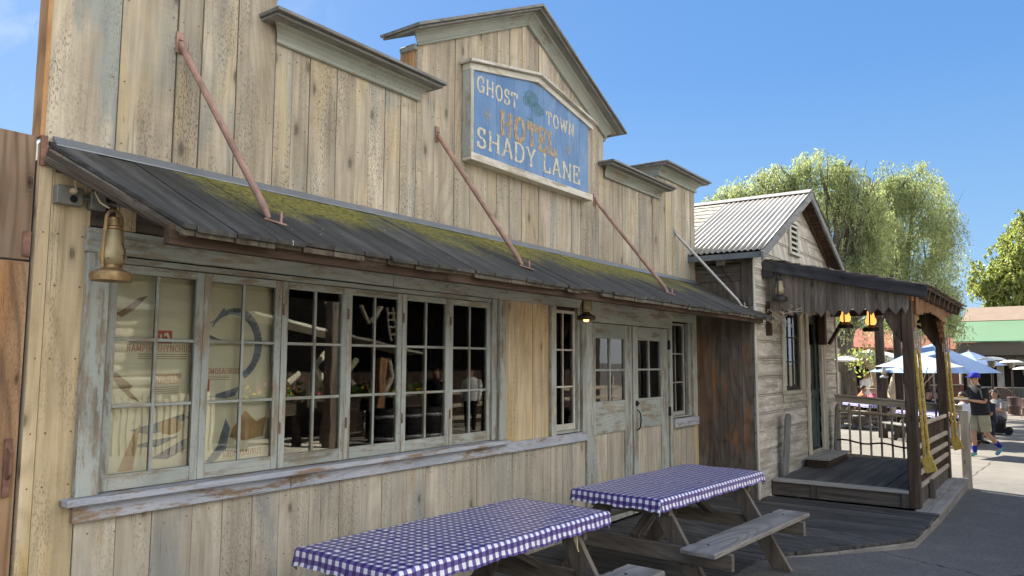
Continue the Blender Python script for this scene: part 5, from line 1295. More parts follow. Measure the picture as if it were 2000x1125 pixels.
def tree(label, base, height, blobs, mat, trunk_r, nstr, ll, lw, seed, droop=1., limbs=None, group='pepper trees', lean=(0, 0), name='pepper_tree'):
    """blobs: list of (dx, dy, z, rx, ry, rz) relative to the base; strands of small leaves hang through them"""
    g = np.random.default_rng(seed); bx, by, bz = base
    r = thing(name, label, 'tree', base, group)
    mb = MB()
    top = Vector((bx+lean[0], by+lean[1], bz+height*.42))
    mb.tube([(bx, by, bz-.1), (bx+lean[0]*.1, by+lean[1]*.1, bz+height*.05), (bx+lean[0]*.4, by+lean[1]*.4, bz+height*.2), top], [trunk_r*1.35, trunk_r*1.1, trunk_r*.95, trunk_r*.7], 14)
    mb.build('trunk', M_BARK, r, smooth=True)
    mb = MB()
    for (dx, dy, z, rx, ry, rz) in blobs:
        e = Vector((bx+dx, by+dy, bz+z)); st_ = Vector((bx+lean[0], by+lean[1], bz+height*g.uniform(.25, .4)))
        mid = st_.lerp(e, .5)+Vector((g.uniform(-.3, .3), g.uniform(-.3, .3), .5))
        mb.tube([st_, mid, e, e+Vector((g.uniform(-.3, .3), g.uniform(-.3, .3), rz*.3))], [trunk_r*.45, trunk_r*.28, trunk_r*.12, trunk_r*.03], 7)
        for _ in range(5):
            a = st_.lerp(e, g.uniform(.5, 1)); q = e+Vector((g.uniform(-rx, rx), g.uniform(-ry, ry), g.uniform(0, rz)))*.8+Vector((0, 0, 0))-e*.8+e*.0 if False else Vector((e.x+g.uniform(-rx, rx)*.8, e.y+g.uniform(-ry, ry)*.8, e.z+g.uniform(-.3*rz, rz)*.5))
            mb.tube([a, a.lerp(q, .5)+Vector((0, 0, .15)), q], [trunk_r*.1, trunk_r*.06, trunk_r*.02], 5)
    mb.build('limbs', M_BARK, r, smooth=True)
    vol = np.array([b[3]*b[4]*b[5] for b in blobs])**.72; prob = vol/vol.sum()
    V = []; 
    idx = g.choice(len(blobs), nstr, p=prob)
    B = np.array(blobs)[idx]
    d = g.normal(size=(nstr, 3)); d /= np.linalg.norm(d, axis=1)[:, None]
    rad = g.uniform(0, 1, nstr)**.42; rad = np.where(g.uniform(0, 1, nstr) < .1, rad*1.35, rad)
    # clumping: pull strands towards random twig centres
    st0 = B[:, :3]+d*B[:, 3:6]*rad[:, None]
    ncl = max(6, nstr//34); cl = st0[g.integers(0, nstr, ncl)]
    near = g.integers(0, ncl, nstr)
    dist = None
    # nearest of 6 random candidates
    cand = g.integers(0, ncl, (nstr, 8)); dd = np.linalg.norm(cl[cand]-st0[:, None, :], axis=2); pick = cand[np.arange(nstr), dd.argmin(1)]
    st0 = st0+(cl[pick]-st0)*g.uniform(.45, .9, nstr)[:, None]
    length = g.uniform(.3, 1., nstr)**1.3*droop
    K = 13
    side = g.normal(size=(nstr, 2)); side /= np.linalg.norm(side, axis=1)[:, None]
    tt = np.linspace(0, 1, K)
    pts = np.zeros((nstr, K, 3))
    pts[:, :, 0] = st0[:, 0:1]+side[:, 0:1]*(.32*length[:, None]*np.sqrt(tt)[None])
    pts[:, :, 1] = st0[:, 1:2]+side[:, 1:2]*(.32*length[:, None]*np.sqrt(tt)[None])
    pts[:, :, 2] = st0[:, 2:3]-length[:, None]*(tt**1.5)[None]+.10*length[:, None]*np.sin(tt*3.1)[None]
    pts = pts.reshape(-1, 3)+g.normal(scale=.02, size=(nstr*K, 3))
    pts[:, 2] = np.maximum(pts[:, 2], 1.6)
    N = len(pts)
    ax = g.normal(size=(N, 3)); ax[:, 2] = -np.abs(ax[:, 2])*1.6-.3; ax /= np.linalg.norm(ax, axis=1)[:, None]
    bn = np.cross(ax, g.normal(size=(N, 3))); bn /= np.linalg.norm(bn, axis=1)[:, None]
    L2 = ll*g.uniform(.6, 1.25, N)[:, None]; W2 = lw*g.uniform(.7, 1.3, N)[:, None]
    q = np.stack([pts, pts+ax*L2*.5+bn*W2*.5, pts+ax*L2, pts+ax*L2*.5-bn*W2*.5], 1).reshape(-1, 3)
    me = bpy.data.meshes.new('crown'); me.vertices.add(4*N); me.vertices.foreach_set('co', q.astype(np.float32).ravel())
    me.loops.add(4*N); me.loops.foreach_set('vertex_index', np.arange(4*N, dtype=np.int32)); me.polygons.add(N)
    me.polygons.foreach_set('loop_start', np.arange(0, 4*N, 4, dtype=np.int32)); me.polygons.foreach_set('loop_total', np.full(N, 4, dtype=np.int32))
    me.update(calc_edges=True); me.materials.append(mat)
    o = bpy.data.objects.new('crown', me); col.objects.link(o); o.parent = r
    return r
def at(px, D): p = bg(px, 700, D); return p.x, p.y, gz(p.x)
RX_ = Rw@np.array([1, 0, 0])
def view_blobs(base, D, items):
    """blob centres given as pixels of the photograph at depth D (+offset) with radii in metres"""
    out = []
    for (px, py, dd, rx, rz) in items:
        p = bg(px, py, D+dd); out.append((p.x-base[0], p.y-base[1], p.z-base[2], rx, rx, rz))
    return out
b = at(1652, 27)
tree('large drooping pepper tree with a thick grey trunk behind the porch', b, 9., view_blobs(b, 27, [
    (1600, 325, 0, 1.15, 1.0), (1545, 345, .5, .9, .8), (1480, 350, 1, 1.1, .8), (1430, 380, 1.5, .9, .8), (1640, 370, 0, 1.0, 1.0), (1560, 400, 2, 1.6, 1.2), (1500, 420, 3, 1.6, 1.2), (1650, 450, 1, 1.2, 1.4), (1690, 530, 0, 1.0, 1.2), (1390, 420, 2, .8, .6), (1625, 590, -1, .8, .9), (1680, 620, -2, .9, .6), (1688, 390, 0, .9, .8), (1700, 450, .5, 1.2, 1.3), (1655, 325, 0, .8, .6), (1705, 530, 0, 1.0, 1.0), (1700, 350, .3, .6, .5), (1395, 390, 1, .7, .7)]), M_LEAF, .33, 5200, .15, .027, 1, 1.05)
b2 = at(1775, 31)
tree('tall drooping pepper tree standing right of the thick trunk, over the blue umbrella', b2, 9., view_blobs(b2, 31, [
    (1745, 345, 0, 1.2, 1.0), (1790, 355, 0, 1.3, 1.1), (1720, 400, 0, 1.1, 1.2), (1840, 400, .5, 1.1, 1.2), (1780, 450, 0, 1.8, 1.5), (1850, 480, 0, 1.0, 1.5), (1730, 510, 0, 1.5, 1.4), (1810, 560, -1, 1.7, 1.4), (1745, 610, -1, 1.4, 1.0), (1855, 590, -1.5, .9, 1.0), (1800, 630, -2, 1.5, .7), (1865, 640, -2.5, .6, .4), (1706, 365, 0, .9, .8), (1700, 440, 0, 1.2, 1.3)]), M_LEAF, .22, 5300, .16, .029, 2, 1.1)
b3 = at(1990, 50)
tree('round bright green tree behind the green roof at the right edge', b3, 12., view_blobs(b3, 50, [
    (1990, 470, 0, 1.9, 1.8), (2040, 450, 0, 2.6, 2.2), (1950, 520, 0, 2.2, 1.6), (2010, 550, 0, 3.2, 1.8), (1930, 570, 0, 1.6, 1.2), (2090, 520, 0, 3, 2.4), (1960, 600, 0, 2, .8)]), M_LEAF2, .3, 3600, .26, .10, 5, .8, group='trees behind the plaza', name='broadleaf_tree')
# low trees closing the far horizon
for i, (px, D, lab) in enumerate(((1560, 60, 'dark low tree far behind the gabled house'), (1700, 64, 'dark low tree far behind the red roof'), (1880, 66, 'dark low tree far behind the gap between the roofs'))):
    bb_ = at(px, D)
    tree(lab, bb_, 6., view_blobs(bb_, D, [(px, 640, 0, 4, 1.6), (px-60, 650, 0, 3, 1.2), (px+60, 650, 0, 3, 1.2)]), M_LEAFD, .25, 900, .3, .15, 30+i, .7, group='trees behind the plaza', name='broadleaf_tree')
# two twisted pale trunks under the umbrellas
def bare(label, pts, r0, tuft=None):
    r = thing('gnarled_tree', label, 'tree', tuple(pts[0]), 'pale gnarled trunks on the plaza'); mb = MB()
    mb.tube(pts, [r0*(1-.5*i/(len(pts)-1)) for i in range(len(pts))], 9); mb.build('trunk', simple('pale_bark', (.42, .33, .2), .9, var=.4, scale=6, bump=.8), r, smooth=True)
    if tuft:
        mb = MB(); g = random.Random(4)
        for _ in range(260):
            c = Vector(tuft)+Vector((g.gauss(0, .3), g.gauss(0, .3), g.gauss(0, .22))); d = Vector((g.gauss(0, 1), g.gauss(0, 1), g.gauss(-.4, 1))).normalized()*.16; n = d.cross(Vector((g.gauss(0, 1), g.gauss(0, 1), g.gauss(0, 1)))).normalized()*.03
            mb.face([tuple(c), tuple(c+d*.5+n), tuple(c+d), tuple(c+d*.5-n)], [(0, 0)]*4)
        mb.build('crown', M_LEAF2, r)
def vp(px, py, D): return tuple(bg(px, py, D))
x_, y_, z_ = at(1714, 24)
bare('pale forked trunk with a small leaf tuft left of the lantern pole', [(x_, y_, z_), vp(1712, 745, 24), vp(1706, 722, 24), vp(1694, 708, 24), vp(1685, 700, 24)], .16, vp(1692, 700, 24))
x_, y_, z_ = at(1738, 23)
bare('twisted pale trunk leaning right, between the two brown poles', [(x_, y_, z_), vp(1742, 765, 23), vp(1748, 738, 23), vp(1757, 718, 23), vp(1764, 704, 23)], .14)
# ---------------------------------------------------------------- poles, umbrellas, heaters
def pole(px, D, ptop, w, label, lan=False):
    x, y, z = at(px, D); t_ = bg(px, ptop, D)
    r = thing('timber_pole', label, 'pole', (x, y, z), 'timber poles on the plaza'); mb = MB(); mb.box(x-w/2, x+w/2, y-w/2, y+w/2, z, t_.z); mb.build('post', W_POST, r, bevel=.01)
    if lan:
        mb = MB(); mb.beam((x, y, t_.z-.6), (x-.3, y-.3, t_.z-.1), .08, .1); mb.build('brace', W_POST, r)
pole(1719, 20, 590, .20, 'brown timber pole carrying a hurricane lantern behind the railing', True)
pole(1754, 20, 605, .18, 'brown timber pole just left of the near porch post')
_p = bg(1717, 738, 19.7)
lantern('pole_lantern', 'pale hurricane lantern hung on the brown timber pole', (_p.x, _p.y-.12, _p.z), scale=1.1, body=M_GALV)
M_UBLUE = simple('shade_blue_canvas', (.26, .38, .60), .85, var=.1, scale=1.2, trans=((.3, .42, .7), .2))  # blue cast of shade put into the colour of white canvas
M_UWHITE = simple('cream_canvas', (.66, .64, .58), .85, var=.05, scale=2, trans=((.7, .66, .55), .3))
def umbrella(px, D, papex, phem, half, mat, label, sides=4, rot=0., sag=.12, valance=0., group='plaza umbrellas'):
    x, y, z = at(px, D); za = bg(px, papex, D).z; zh = bg(px, phem, D).z
    r = thing('patio_umbrella', label, 'umbrella', (x, y, z), group)
    mb = MB(); mb.tube([(x, y, z), (x, y, za+.05)], .025, 10); mb.build('pole', W_RAIL, r)
    mb = MB(); mb.lathe([(0, 0), (.25, 0), (.25, .05), (.05, .08), (0, .08)], (x, y, z), 16); mb.build('base', M_BLACK, r)
    mb = MB(); nr = 7; ns = sides*6
    def P(i, j):
        q = i/nr; a = rot+2*math.pi*j/ns; seg = (j % 6)/6; aa = (seg-.5)*2*math.pi/sides
        rr = half*math.cos(math.pi/sides)/math.cos(aa)*q*(1-.03*math.sin(seg*math.pi))
        zz = za-(za-zh)*(q**1.12)+sag*math.sin(seg*math.pi)*q*.4*-.3
        return (x+math.cos(a)*rr, y+math.sin(a)*rr, zz)
    for i in range(nr):
        for j in range(ns): mb.face([P(i, j), P(i+1, j), P(i+1, (j+1) % ns), P(i, (j+1) % ns)], [(0, 0)]*4)
    if valance:
        for j in range(ns):
            a, b_ = P(nr, j), P(nr, (j+1) % ns); mb.face([a, (a[0], a[1], a[2]-valance), (b_[0], b_[1], b_[2]-valance), b_], [(0, 0)]*4)
    o = mb.build('canopy', mat, r, smooth=True)
    mb = MB()
    for j in range(sides):
        e = P(nr, j*6); mb.beam((x, y, za-.02), (e[0], e[1], e[2]-.012), .015, .015)
        m_ = P(4, j*6); mb.beam((x, y, za-.75), (m_[0], m_[1], m_[2]-.02), .012, .012)
    mb.build('ribs', W_RAIL, r, each=True); return r
umbrella(1822, 19.5, 671, 727, 1.5, M_UBLUE, 'big shade-blue umbrella peaking behind the far porch post', rot=R_(12))
umbrella(1795, 16.9, 692, 716, .95, M_UWHITE, 'small low white umbrella edge under the big blue one', rot=R_(30))
umbrella(1702, 27, 682, 703, 1.7, M_UWHITE, 'white umbrella left of the lantern pole beyond the railing', sides=6, rot=.3, valance=.06)
umbrella(1893, 26, 686, 713, 1.1, M_UBLUE, 'small shade-blue umbrella right of the big blue one', rot=R_(20))
def heater(px, D, ptop, pbase, label, barrel=True, wide=.42):
    x, y, z = at(px, D); zt = bg(px, ptop, D).z; z = bg(px, pbase, D).z if pbase else z
    r = thing('patio_heater', label, 'patio heater', (x, y, z), 'mushroom patio heaters')
    mb = MB(); mb.lathe([(wide, zt-.10-z), (wide*.97, zt-.085-z), (wide*.6, zt-.02-z), (.05, zt-z), (0, zt-z)], (x, y, z), 24); mb.build('reflector', simple('white_reflector', (.7, .68, .62), .4, .2), r, smooth=True)
    mb = MB(); mb.lathe([(0, zt-.34-z), (.09, zt-.34-z), (.13, zt-.12-z), (0, zt-.12-z)], (x, y, z), 16); mb.build('burner', simple('heater_metal', (.22, .2, .17), .4, .7), r, smooth=True)
    mb = MB(); mb.tube([(x, y, z+.6), (x, y, zt-.33)], .035, 10); mb.build('column', simple('dark_column', (.06, .035, .028), .5, .3), r)
    mb = MB(); mb.lathe([(.26, 0), (.27, .02), (.24, .05), (.225, .06), (.225, .36), (.235, .38), (.225, .40), (.225, .70), (.235, .71), (.20, .74), (.04, .75)], (x, y, z), 24); mb.build('gas_cover', simple('brown_gas_cover', (.07, .04, .033), .45, .2), r, smooth=True)
heater(1975, 30.5, 703, None, 'mushroom patio heater with a brown gas cover near the right edge')
heater(1936, 24.5, 697, None, 'mushroom patio heater behind the black trash bin')
heater(2003, 29, 716, None, 'patio heater cut by the right edge, lower white disc', wide=.45)
heater(1998, 36, 699, None, 'patio heater cut by the right edge, upper white disc')
heater(1893, 33, 711, None, 'distant patio heater showing between umbrella and cap wearer')
# black bin
x_, y_, z_ = at(1931, 21.5); T_ = thing('trash_bin', 'black wheeled trash bin behind the walking person', 'trash bin', (x_, y_, z_))
mb = MB(); mb.hexa([(x_-.27, y_-.3, z_+.05), (x_+.27, y_-.3, z_+.05), (x_+.27, y_+.3, z_+.05), (x_-.27, y_+.3, z_+.05), (x_-.31, y_-.36, z_+.92), (x_+.31, y_-.36, z_+.92), (x_+.31, y_+.36, z_+.92), (x_-.31, y_+.36, z_+.92)]); mb.build('body', M_BLACK, T_, bevel=.03)
mb = MB(); mb.box(x_-.34, x_+.34, y_-.4, y_+.38, z_+.921, z_+.97); mb.build('lid', M_BLACK, T_, bevel=.02)
for s in (-1, 1):
    mb = MB(); mb.lathe([(0, -.03), (.1, -.03), (.1, .03), (0, .03)], (0, 0, 0), 14); mb.tf(Matrix.Translation((x_+s*.25, y_-.38, z_+.1))@Matrix.Rotation(R_(90), 4, 'Y')); mb.build('wheel', M_BLACK, T_)
# ---------------------------------------------------------------- buildings across the plaza
def uvdir(a, b): d = Vector((b[0]-a[0], b[1]-a[1], 0)); l = d.length; return d/l, l
def wall_frame(a, b):
    d, l = uvdir(a, b); n = Vector((d.y, -d.x, 0))
    M = Matrix(((d.x, -n.x, 0, a[0]), (d.y, -n.y, 0, a[1]), (0, 0, 1, 0), (0, 0, 0, 1))); return M, l
W_REDW = wood('red_brown_wall', ((.05, .02, .014), (.11, .045, .03), (.18, .08, .055)), pit=.2)
M_REDR = simple('faded_red_roof', (.27, .085, .05), .8, var=.25, scale=3)
M_GREENR = simple('pale_green_roof', (.12, .22, .125), .75, var=.06, scale=.6)
M_TANR = simple('tan_roof_band', (.23, .17, .125), .85, var=.1, scale=2)
W_GW = wood('green_grey_wall', ((.07, .075, .06), (.12, .13, .105), (.18, .19, .155)), pit=.2)
def far_building(a, b, zg, label, name, segs):
    M, l = wall_frame(a, b); r = thing(name, label, 'building', (a[0], a[1], zg))
    for nm, fn, mat in segs:
        mb = MB(); fn(mb, l); mb.tf(M@Matrix.Translation((0, 0, zg))); mb.build(nm, mat, r, each=(nm == 'veranda_posts'))
    return r
# local coordinates: x along the front, y away from the viewer, z up
a = bg(1560, 700, 36); b = bg(1906, 700, 44)
def f_roof(mb, l): mb.hexa([(-.5, -2.2, 2.75), (l+.3, -2.2, 2.75), (l+.3, 4, 4.05), (-.5, 4, 4.05), (-.5, -2.2, 2.87), (l+.3, -2.2, 2.87), (l+.3, 4, 4.17), (-.5, 4, 4.17)], 'y')
def f_wall(mb, l):
    mb.box(0, l, 1.0, 1.1, 0, 3.0); mb.box(0, l, .2, 1.0, 0, .9, 'x')
def f_posts(mb, l):
    k = 0.2
    while k < l: mb.box(k, k+.16, -2.0, -1.84, 0, 2.74); k += 1.75
    mb.box(0, l, -2.05, -1.8, 2.50, 2.74, 'x')
def f_open(mb, l):
    k = .6
    while k < l-1.2: mb.box(k, k+1.1, .93, .99, 1.0, 2.2); k += 1.75
def f_cnt(mb, l): mb.box(.1, l-.1, .1, .199, .9, .97, 'x'); mb.box(0, l, .0, .19, 2.3, 2.5, 'x')
far_building(a, b, -.45, 'long low building with a faded red roof and dark open counters behind the umbrellas', 'snack_building', [('roof', f_roof, M_REDR), ('wall', f_wall, W_REDW), ('veranda_posts', f_posts, W_POST), ('counter_openings', f_open, M_DARK), ('counter', f_cnt, W_RAIL)])
a = bg(1885, 700, 37); b = bg(2200, 700, 33)
def g_top(mb, l): mb.hexa([(-.2, .66, 4.12), (l, .66, 4.12), (l, 2.2, 4.6), (-.2, 2.2, 4.6), (-.2, .66, 4.2), (l, .66, 4.2), (l, 2.2, 4.95), (-.2, 2.2, 4.95)], 'x'); mb.box(-.2, l, .6, 5, 3.6, 4.1, 'x')
def g_green(mb, l): mb.hexa([(-.3, -1.0, 3.1), (l, -1.0, 3.1), (l, .62, 4.1), (-.3, .62, 4.1), (-.3, -1.0, 3.16), (l, -1.0, 3.16), (l, .58, 4.16), (-.3, .58, 4.16)], 'x')
def g_eave(mb, l): mb.box(-.2, l, -.9, -.8, 2.5, 3.09, 'x'); mb.box(-.2, l, -.8, .5, 2.9, 3.05, 'x')
def g_wall(mb, l):
    mb.box(0, l, .3, .4, 0, 1.0)
    k = 0
    while k < l: mb.box(k, k+.28, .25, .4, 1.0, 3.0); k += 1.25
    mb.box(0, l, .45, .5, 1.0, 3.0)
def g_glass(mb, l): mb.box(.1, l, .41, .44, 1.0, 2.0, 'x')
def g_sh(mb, l):
    for r_ in range(3):
        k = -.2
        while k < l:
            w = random.uniform(.15, .4); mb.hexa([(k, -.75+.2*r_, 2.05+.14*r_), (k+w-.01, -.75+.2*r_, 2.05+.14*r_), (k+w-.01, -.45+.2*r_, 2.3+.14*r_), (k, -.45+.2*r_, 2.3+.14*r_), (k, -.75+.2*r_, 2.09+.14*r_), (k+w-.01, -.75+.2*r_, 2.09+.14*r_), (k+w-.01, -.45+.2*r_, 2.32+.14*r_), (k, -.45+.2*r_, 2.32+.14*r_)], 'y'); k += w
def g_sheet(mb, l):
    k = 0.
    while k < l: mb.box(k+.02, k+.6, .27, .299, .1, .95); k += .62
gb = far_building(a, b, -.42, 'low shop with pale green roof and tan top band at the right edge', 'shop_building', [('roof_band', g_top, M_TANR), ('green_roof', g_green, M_GREENR), ('eave_board', g_eave, simple('taupe_eave', (.13, .11, .085), .8)), ('wall', g_wall, W_WHITE), ('window_band', g_glass, M_DARK), ('shake_strip', g_sh, W_SHAKE), ('wainscot', g_sheet, W_GW)])
p = bg(1955, 770, 33.3); ms_ = thing('millstone', 'round brown millstone leaning on the green-grey shop wall', 'millstone', (p.x, p.y, -.4))
mb = MB(); mb.lathe([(.06, -.06), (.52, -.06), (.55, 0), (.52, .06), (.06, .06), (.06, -.06)], (0, 0, 0), 28); d = Vector((b.x-a.x, b.y-a.y, 0)).normalized(); nrm = Vector((d.y, -d.x, 0))
mb.tf(Matrix.Translation((p.x, p.y, .12))@nrm.to_track_quat('Z', 'Y').to_matrix().to_4x4()); mb.build('stone', simple('millstone_rock', (.10, .072, .058), .9, var=.3, scale=5, bump=.6), ms_)
# rough stone low wall beyond the railing
sw = thing('stone_wall', 'low wall of rounded stones seen through the railing balusters', 'wall', (24, 1, -.25))
mb = MB(); g = random.Random(9)
pa, pb = bg(1625, 700, 23), bg(1795, 700, 22)
for r_ in range(3):
    n = 20
    for k in range(n):
        q = (k+.5*(r_ % 2)+g.uniform(-.1, .1))/n; c = Vector(pa).lerp(Vector(pb), q); rr = .11+g.uniform(-.02, .025)
        prof = [(0, -rr*.8), (rr*.7, -rr*.6), (rr*1.1, 0), (rr*.75, rr*.55), (0, rr*.75)]
        mb.lathe(prof, (c.x+g.uniform(-.03, .03), c.y+g.uniform(-.04, .04), -.20+.17*r_), 9)
mb.build('stones', simple('field_stone', (.22, .19, .16), .9, var=.35, scale=3, bump=.5), sw, smooth=True)
mb = MB(); mb.beam((pa.x, pa.y, .24), (pb.x, pb.y, .24), .36, .07); mb.build('coping', simple('coping_stone', (.3, .27, .22), .9), sw)
# ---------------------------------------------------------------- people
M_SKIN = simple('skin', (.46, .26, .17), .55, var=.05); M_SKIN2 = simple('tan_skin', (.28, .14, .08), .55, var=.05)
M_HAIR = simple('dark_hair', (.02, .014, .01), .6, var=.3); M_EYE = simple('eye_dark', (.02, .015, .012), .3)
_cm = {}
def cloth_m(n, c):
    if n not in _cm: _cm[n] = simple(n, c, .9, var=.12, scale=9, bump=.2)
    return _cm[n]
def skinned(name, verts, edges, mat, parent, root=0, sub_=1):
    """verts: (x,y,z,r)"""
    me = bpy.data.meshes.new(name); me.from_pydata([v[:3] for v in verts], edges, []); ob = bpy.data.objects.new(name, me); col.objects.link(ob); ob.parent = parent
    ob.modifiers.new('skin', 'SKIN')
    for i, v in enumerate(verts):
        sv = me.skin_vertices[0].data[i]; r = v[3]; sv.radius = r if isinstance(r, tuple) else (r, r); sv.use_root = (i == root)
    ss = ob.modifiers.new('sub', 'SUBSURF'); ss.levels = sub_; ss.render_levels = sub_
    me.materials.append(mat)
    ob.modifiers['skin'].use_smooth_shade = True
    return ob
def lerp3(a, b, t): return tuple(a[i]+(b[i]-a[i])*t for i in range(3))
def person(label, loc, rz, J, shirt, legs, skin=M_SKIN, hair='short', hat=None, shoes=None, socks=None, scale=1., sleeve=.45, leglen=.5, dress=False, group=None, hairc=None):
    """J: joint positions for a 1.7 m body, forward = +x, left = +y"""
    r = thing('person', label, 'person', (0, 0, 0), group)
    V = []; E = []
    def add(p, rad, prev=None):
        V.append((*p, rad)); i = len(V)-1
        if prev is not None: E.append((prev, i))
        return i
    pel = add(J['pelvis'], (.125, .095)); sp = add(lerp3(J['pelvis'], J['chest'], .5), (.12, .088), pel); ch = add(J['chest'], (.145, .10), sp)
    nb = add(lerp3(J['chest'], J['neck'], .75), (.075, .06), ch); nk = add(J['neck'], .052, nb)
    h = J['head']; hd = lerp3(h, h, 0)
    jaw = add((h[0]+.012, h[1], h[2]-.045), (.064, .07), nk); he = add((h[0]-.002, h[1], h[2]+.03), (.076, .092), jaw); add((h[0]-.008, h[1], h[2]+.095), (.055, .062), he)
    for s, n in ((1, 'L'), (-1, 'R')):
        S_, E_, W_, Hn = J['sh'+n], J['el'+n], J['wr'+n], J['ha'+n]
        a = add(S_, .055, ch); a = add(lerp3(S_, E_, .5), .043, a); a = add(E_, .036, a); a = add(lerp3(E_, W_, .35), .037, a); a = add(W_, .025, a)
        d = Vector(Hn)-Vector(W_); d.normalize(); sd_ = Vector((0, 0, 1)).cross(d); sd_ = sd_.normalized() if sd_.length > .1 else Vector((0, 1, 0)); up_ = d.cross(sd_)
        pm = Vector(W_)+d*.05; a = add(tuple(pm), (.034, .017), a)
        for k in range(4):
            o_ = sd_*((k-1.5)*.019); l_ = (.062, .075, .08, .068)[k]
            q = add(tuple(pm+d*.035+o_), .0085, a); q = add(tuple(pm+d*(.035+l_*.5)+o_+up_*.006), .0078, q); add(tuple(pm+d*(.035+l_*.9)+o_+up_*.026), .007, q)
        q = add(tuple(pm-d*.01+sd_*(s*-.034)+up_*.008), .010, a); add(tuple(pm+d*.02+sd_*(s*-.05)+up_*.018), .0085, q)
        Hp, K, A_, T = J['hip'+n], J['kn'+n], J['an'+n], J['to'+n]
        b_ = add(Hp, .085, pel); b_ = add(lerp3(Hp, K, .5), .072, b_); b_ = add(K, .052, b_); b_ = add(lerp3(K, A_, .35), .052, b_); b_ = add(A_, .034, b_)
        add(T, (.036, .024), b_)
    skinned('body', V, E, skin, r, 0, 1)
    # face: nose, eyes, ears, mouth
    hx, hy, hz = h
    mb = MB(); mb.hexa([(hx+.078, hy-.012, hz-.01), (hx+.10, hy-.008, hz-.008), (hx+.10, hy+.008, hz-.008), (hx+.078, hy+.012, hz-.01), (hx+.076, hy-.006, hz+.035), (hx+.082, hy-.004, hz+.035), (hx+.082, hy+.004, hz+.035), (hx+.076, hy+.006, hz+.035)])
    for s in (-1, 1): mb.lathe([(0, -.028), (.012, -.02), (.014, .01), (.008, .028), (0, .03)], (hx-.005, hy+s*.082, hz+.012), 8)
    mb.build('nose_and_ears', skin, r, smooth=True)
    mb = MB()
    for s in (-1, 1): mb.lathe([(0, -.008), (.012, 0), (0, .008)], (hx+.074, hy+s*.03, hz+.03), 8)
    mb.box(hx+.074, hx+.082, hy-.022, hy+.022, hz-.042, hz-.036); mb.build('eyes_and_mouth', M_EYE, r)
    hm = hairc or M_HAIR
    if hair:
        mb = MB(); low = {'short': -.02, 'long': -.02}[hair]
        b0 = len(mb.v); n = 16; rows = 7
        for i in range(rows):
            ph = math.pi/2-(i/(rows-1))*math.radians(98)
            for k in range(n):
                a = 2*math.pi*k/n; rr = math.cos(ph); fx = math.cos(a)
                cut = .03 if (fx > .35 and i > 3) else 0
                zz = math.sin(ph) if not cut else max(math.sin(ph), .42)
                mb.v.append((hx-.012+fx*rr*.098*(1 if not cut else .98), hy+math.sin(a)*rr*.087, hz+.035+zz*.098))
        for i in range(rows-1):
            for k in range(n):
                k2 = (k+1) % n; mb.f.append((b0+i*n+k, b0+(i+1)*n+k, b0+(i+1)*n+k2, b0+i*n+k2)); mb.mi.append(0); mb.uv.append([(0, 0)]*4)
        if hair == 'long':
            mb.tube([(hx-.06, hy, hz+.06), (hx-.085, hy, hz-.05), (hx-.08, hy, hz-.17), (hx-.06, hy, hz-.24)], [.07, .075, .065, .03], 10)
        mb.build('hair', hm, r, smooth=True)
    if hat:
        kind, hmat = hat; mb = MB()
        mb.lathe([(.098, .04), (.103, .05), (.100, .09), (.078, .135), (.03, .152), (0, .154)], (hx-.008, hy, hz), 20)
        if kind == 'cap':
            P = [(hx+.06, hy-.07), (hx+.10, hy-.085), (hx+.16, hy-.06), (hx+.178, hy), (hx+.16, hy+.06), (hx+.10, hy+.085), (hx+.06, hy+.07)]
            b0 = len(mb.v)
            mb.prism(P, hz+.052, hz+.060, plane='xy')
        else: mb.lathe([(.09, .052), (.20, .035), (.205, .043), (.09, .062)], (hx-.008, hy, hz), 22)
        mb.build('hat', hmat, r, smooth=True)
    # shirt and trousers as draped tubes round the body
    def loft(mb, rings, n=18, wr=.0, sd=0):
        b = len(mb.v)
        for q, (c_, fx, fy, ax) in enumerate(rings):
            ax = Vector(ax).normalized(); U = Vector((1, 0, 0)); U = (U-ax*U.dot(ax)).normalized(); Vv = ax.cross(U)
            for k in range(n):
                a = 2*math.pi*k/n; w_ = 1+wr*math.sin(a*5+q*1.7+sd)+wr*.6*math.sin(a*9-q*2.3)
                mb.v.append(tuple(Vector(c_)+U*(math.cos(a)*fx*w_)+Vv*(math.sin(a)*fy*w_)))
        for q in range(len(rings)-1):
            for k in range(n):
                k2 = (k+1) % n; mb.f.append((b+q*n+k, b+q*n+k2, b+(q+1)*n+k2, b+(q+1)*n+k)); mb.mi.append(0); mb.uv.append([(0, 0)]*4)
    pv, cv_, nv = Vector(J['pelvis']), Vector(J['chest']), Vector(J['neck'])
    sit = J['pelvis'][2] < .7; ax = cv_-pv; lo = pv+ax*(-.02 if sit else -.22)
    mb = MB()
    loft(mb, [(lo, .155, .195, ax), (pv+ax*.25, .15, .19, ax), (pv+ax*.6, .14, .185, ax), (cv_, .135, .19, ax), (cv_+ax*.22, .115, .185, ax), (cv_.lerp(nv, .72), .085, .13, ax), (cv_.lerp(nv, .86), .068, .078, ax)], wr=.035)
    for n in 'LR':
        S_, E_, W_ = Vector(J['sh'+n]), Vector(J['el'+n]), Vector(J['wr'+n]); d_ = E_-S_; inn = S_+(cv_-S_)*.3
        rg = [(inn, .075, .075, d_), (S_-d_*.05, .085, .082, d_), (S_+d_*.35, .078, .076, d_), (S_+d_*min(.95, sleeve+.3), .076, .074, d_)]
        if sleeve > .7: rg = rg[:3]+[(E_, .055, .055, (d_.normalized()+(W_-E_).normalized())), (E_.lerp(W_, .5), .045, .045, W_-E_), (E_.lerp(W_, .95), .036, .036, W_-E_)]
        loft(mb, rg, 12, .03, 1)
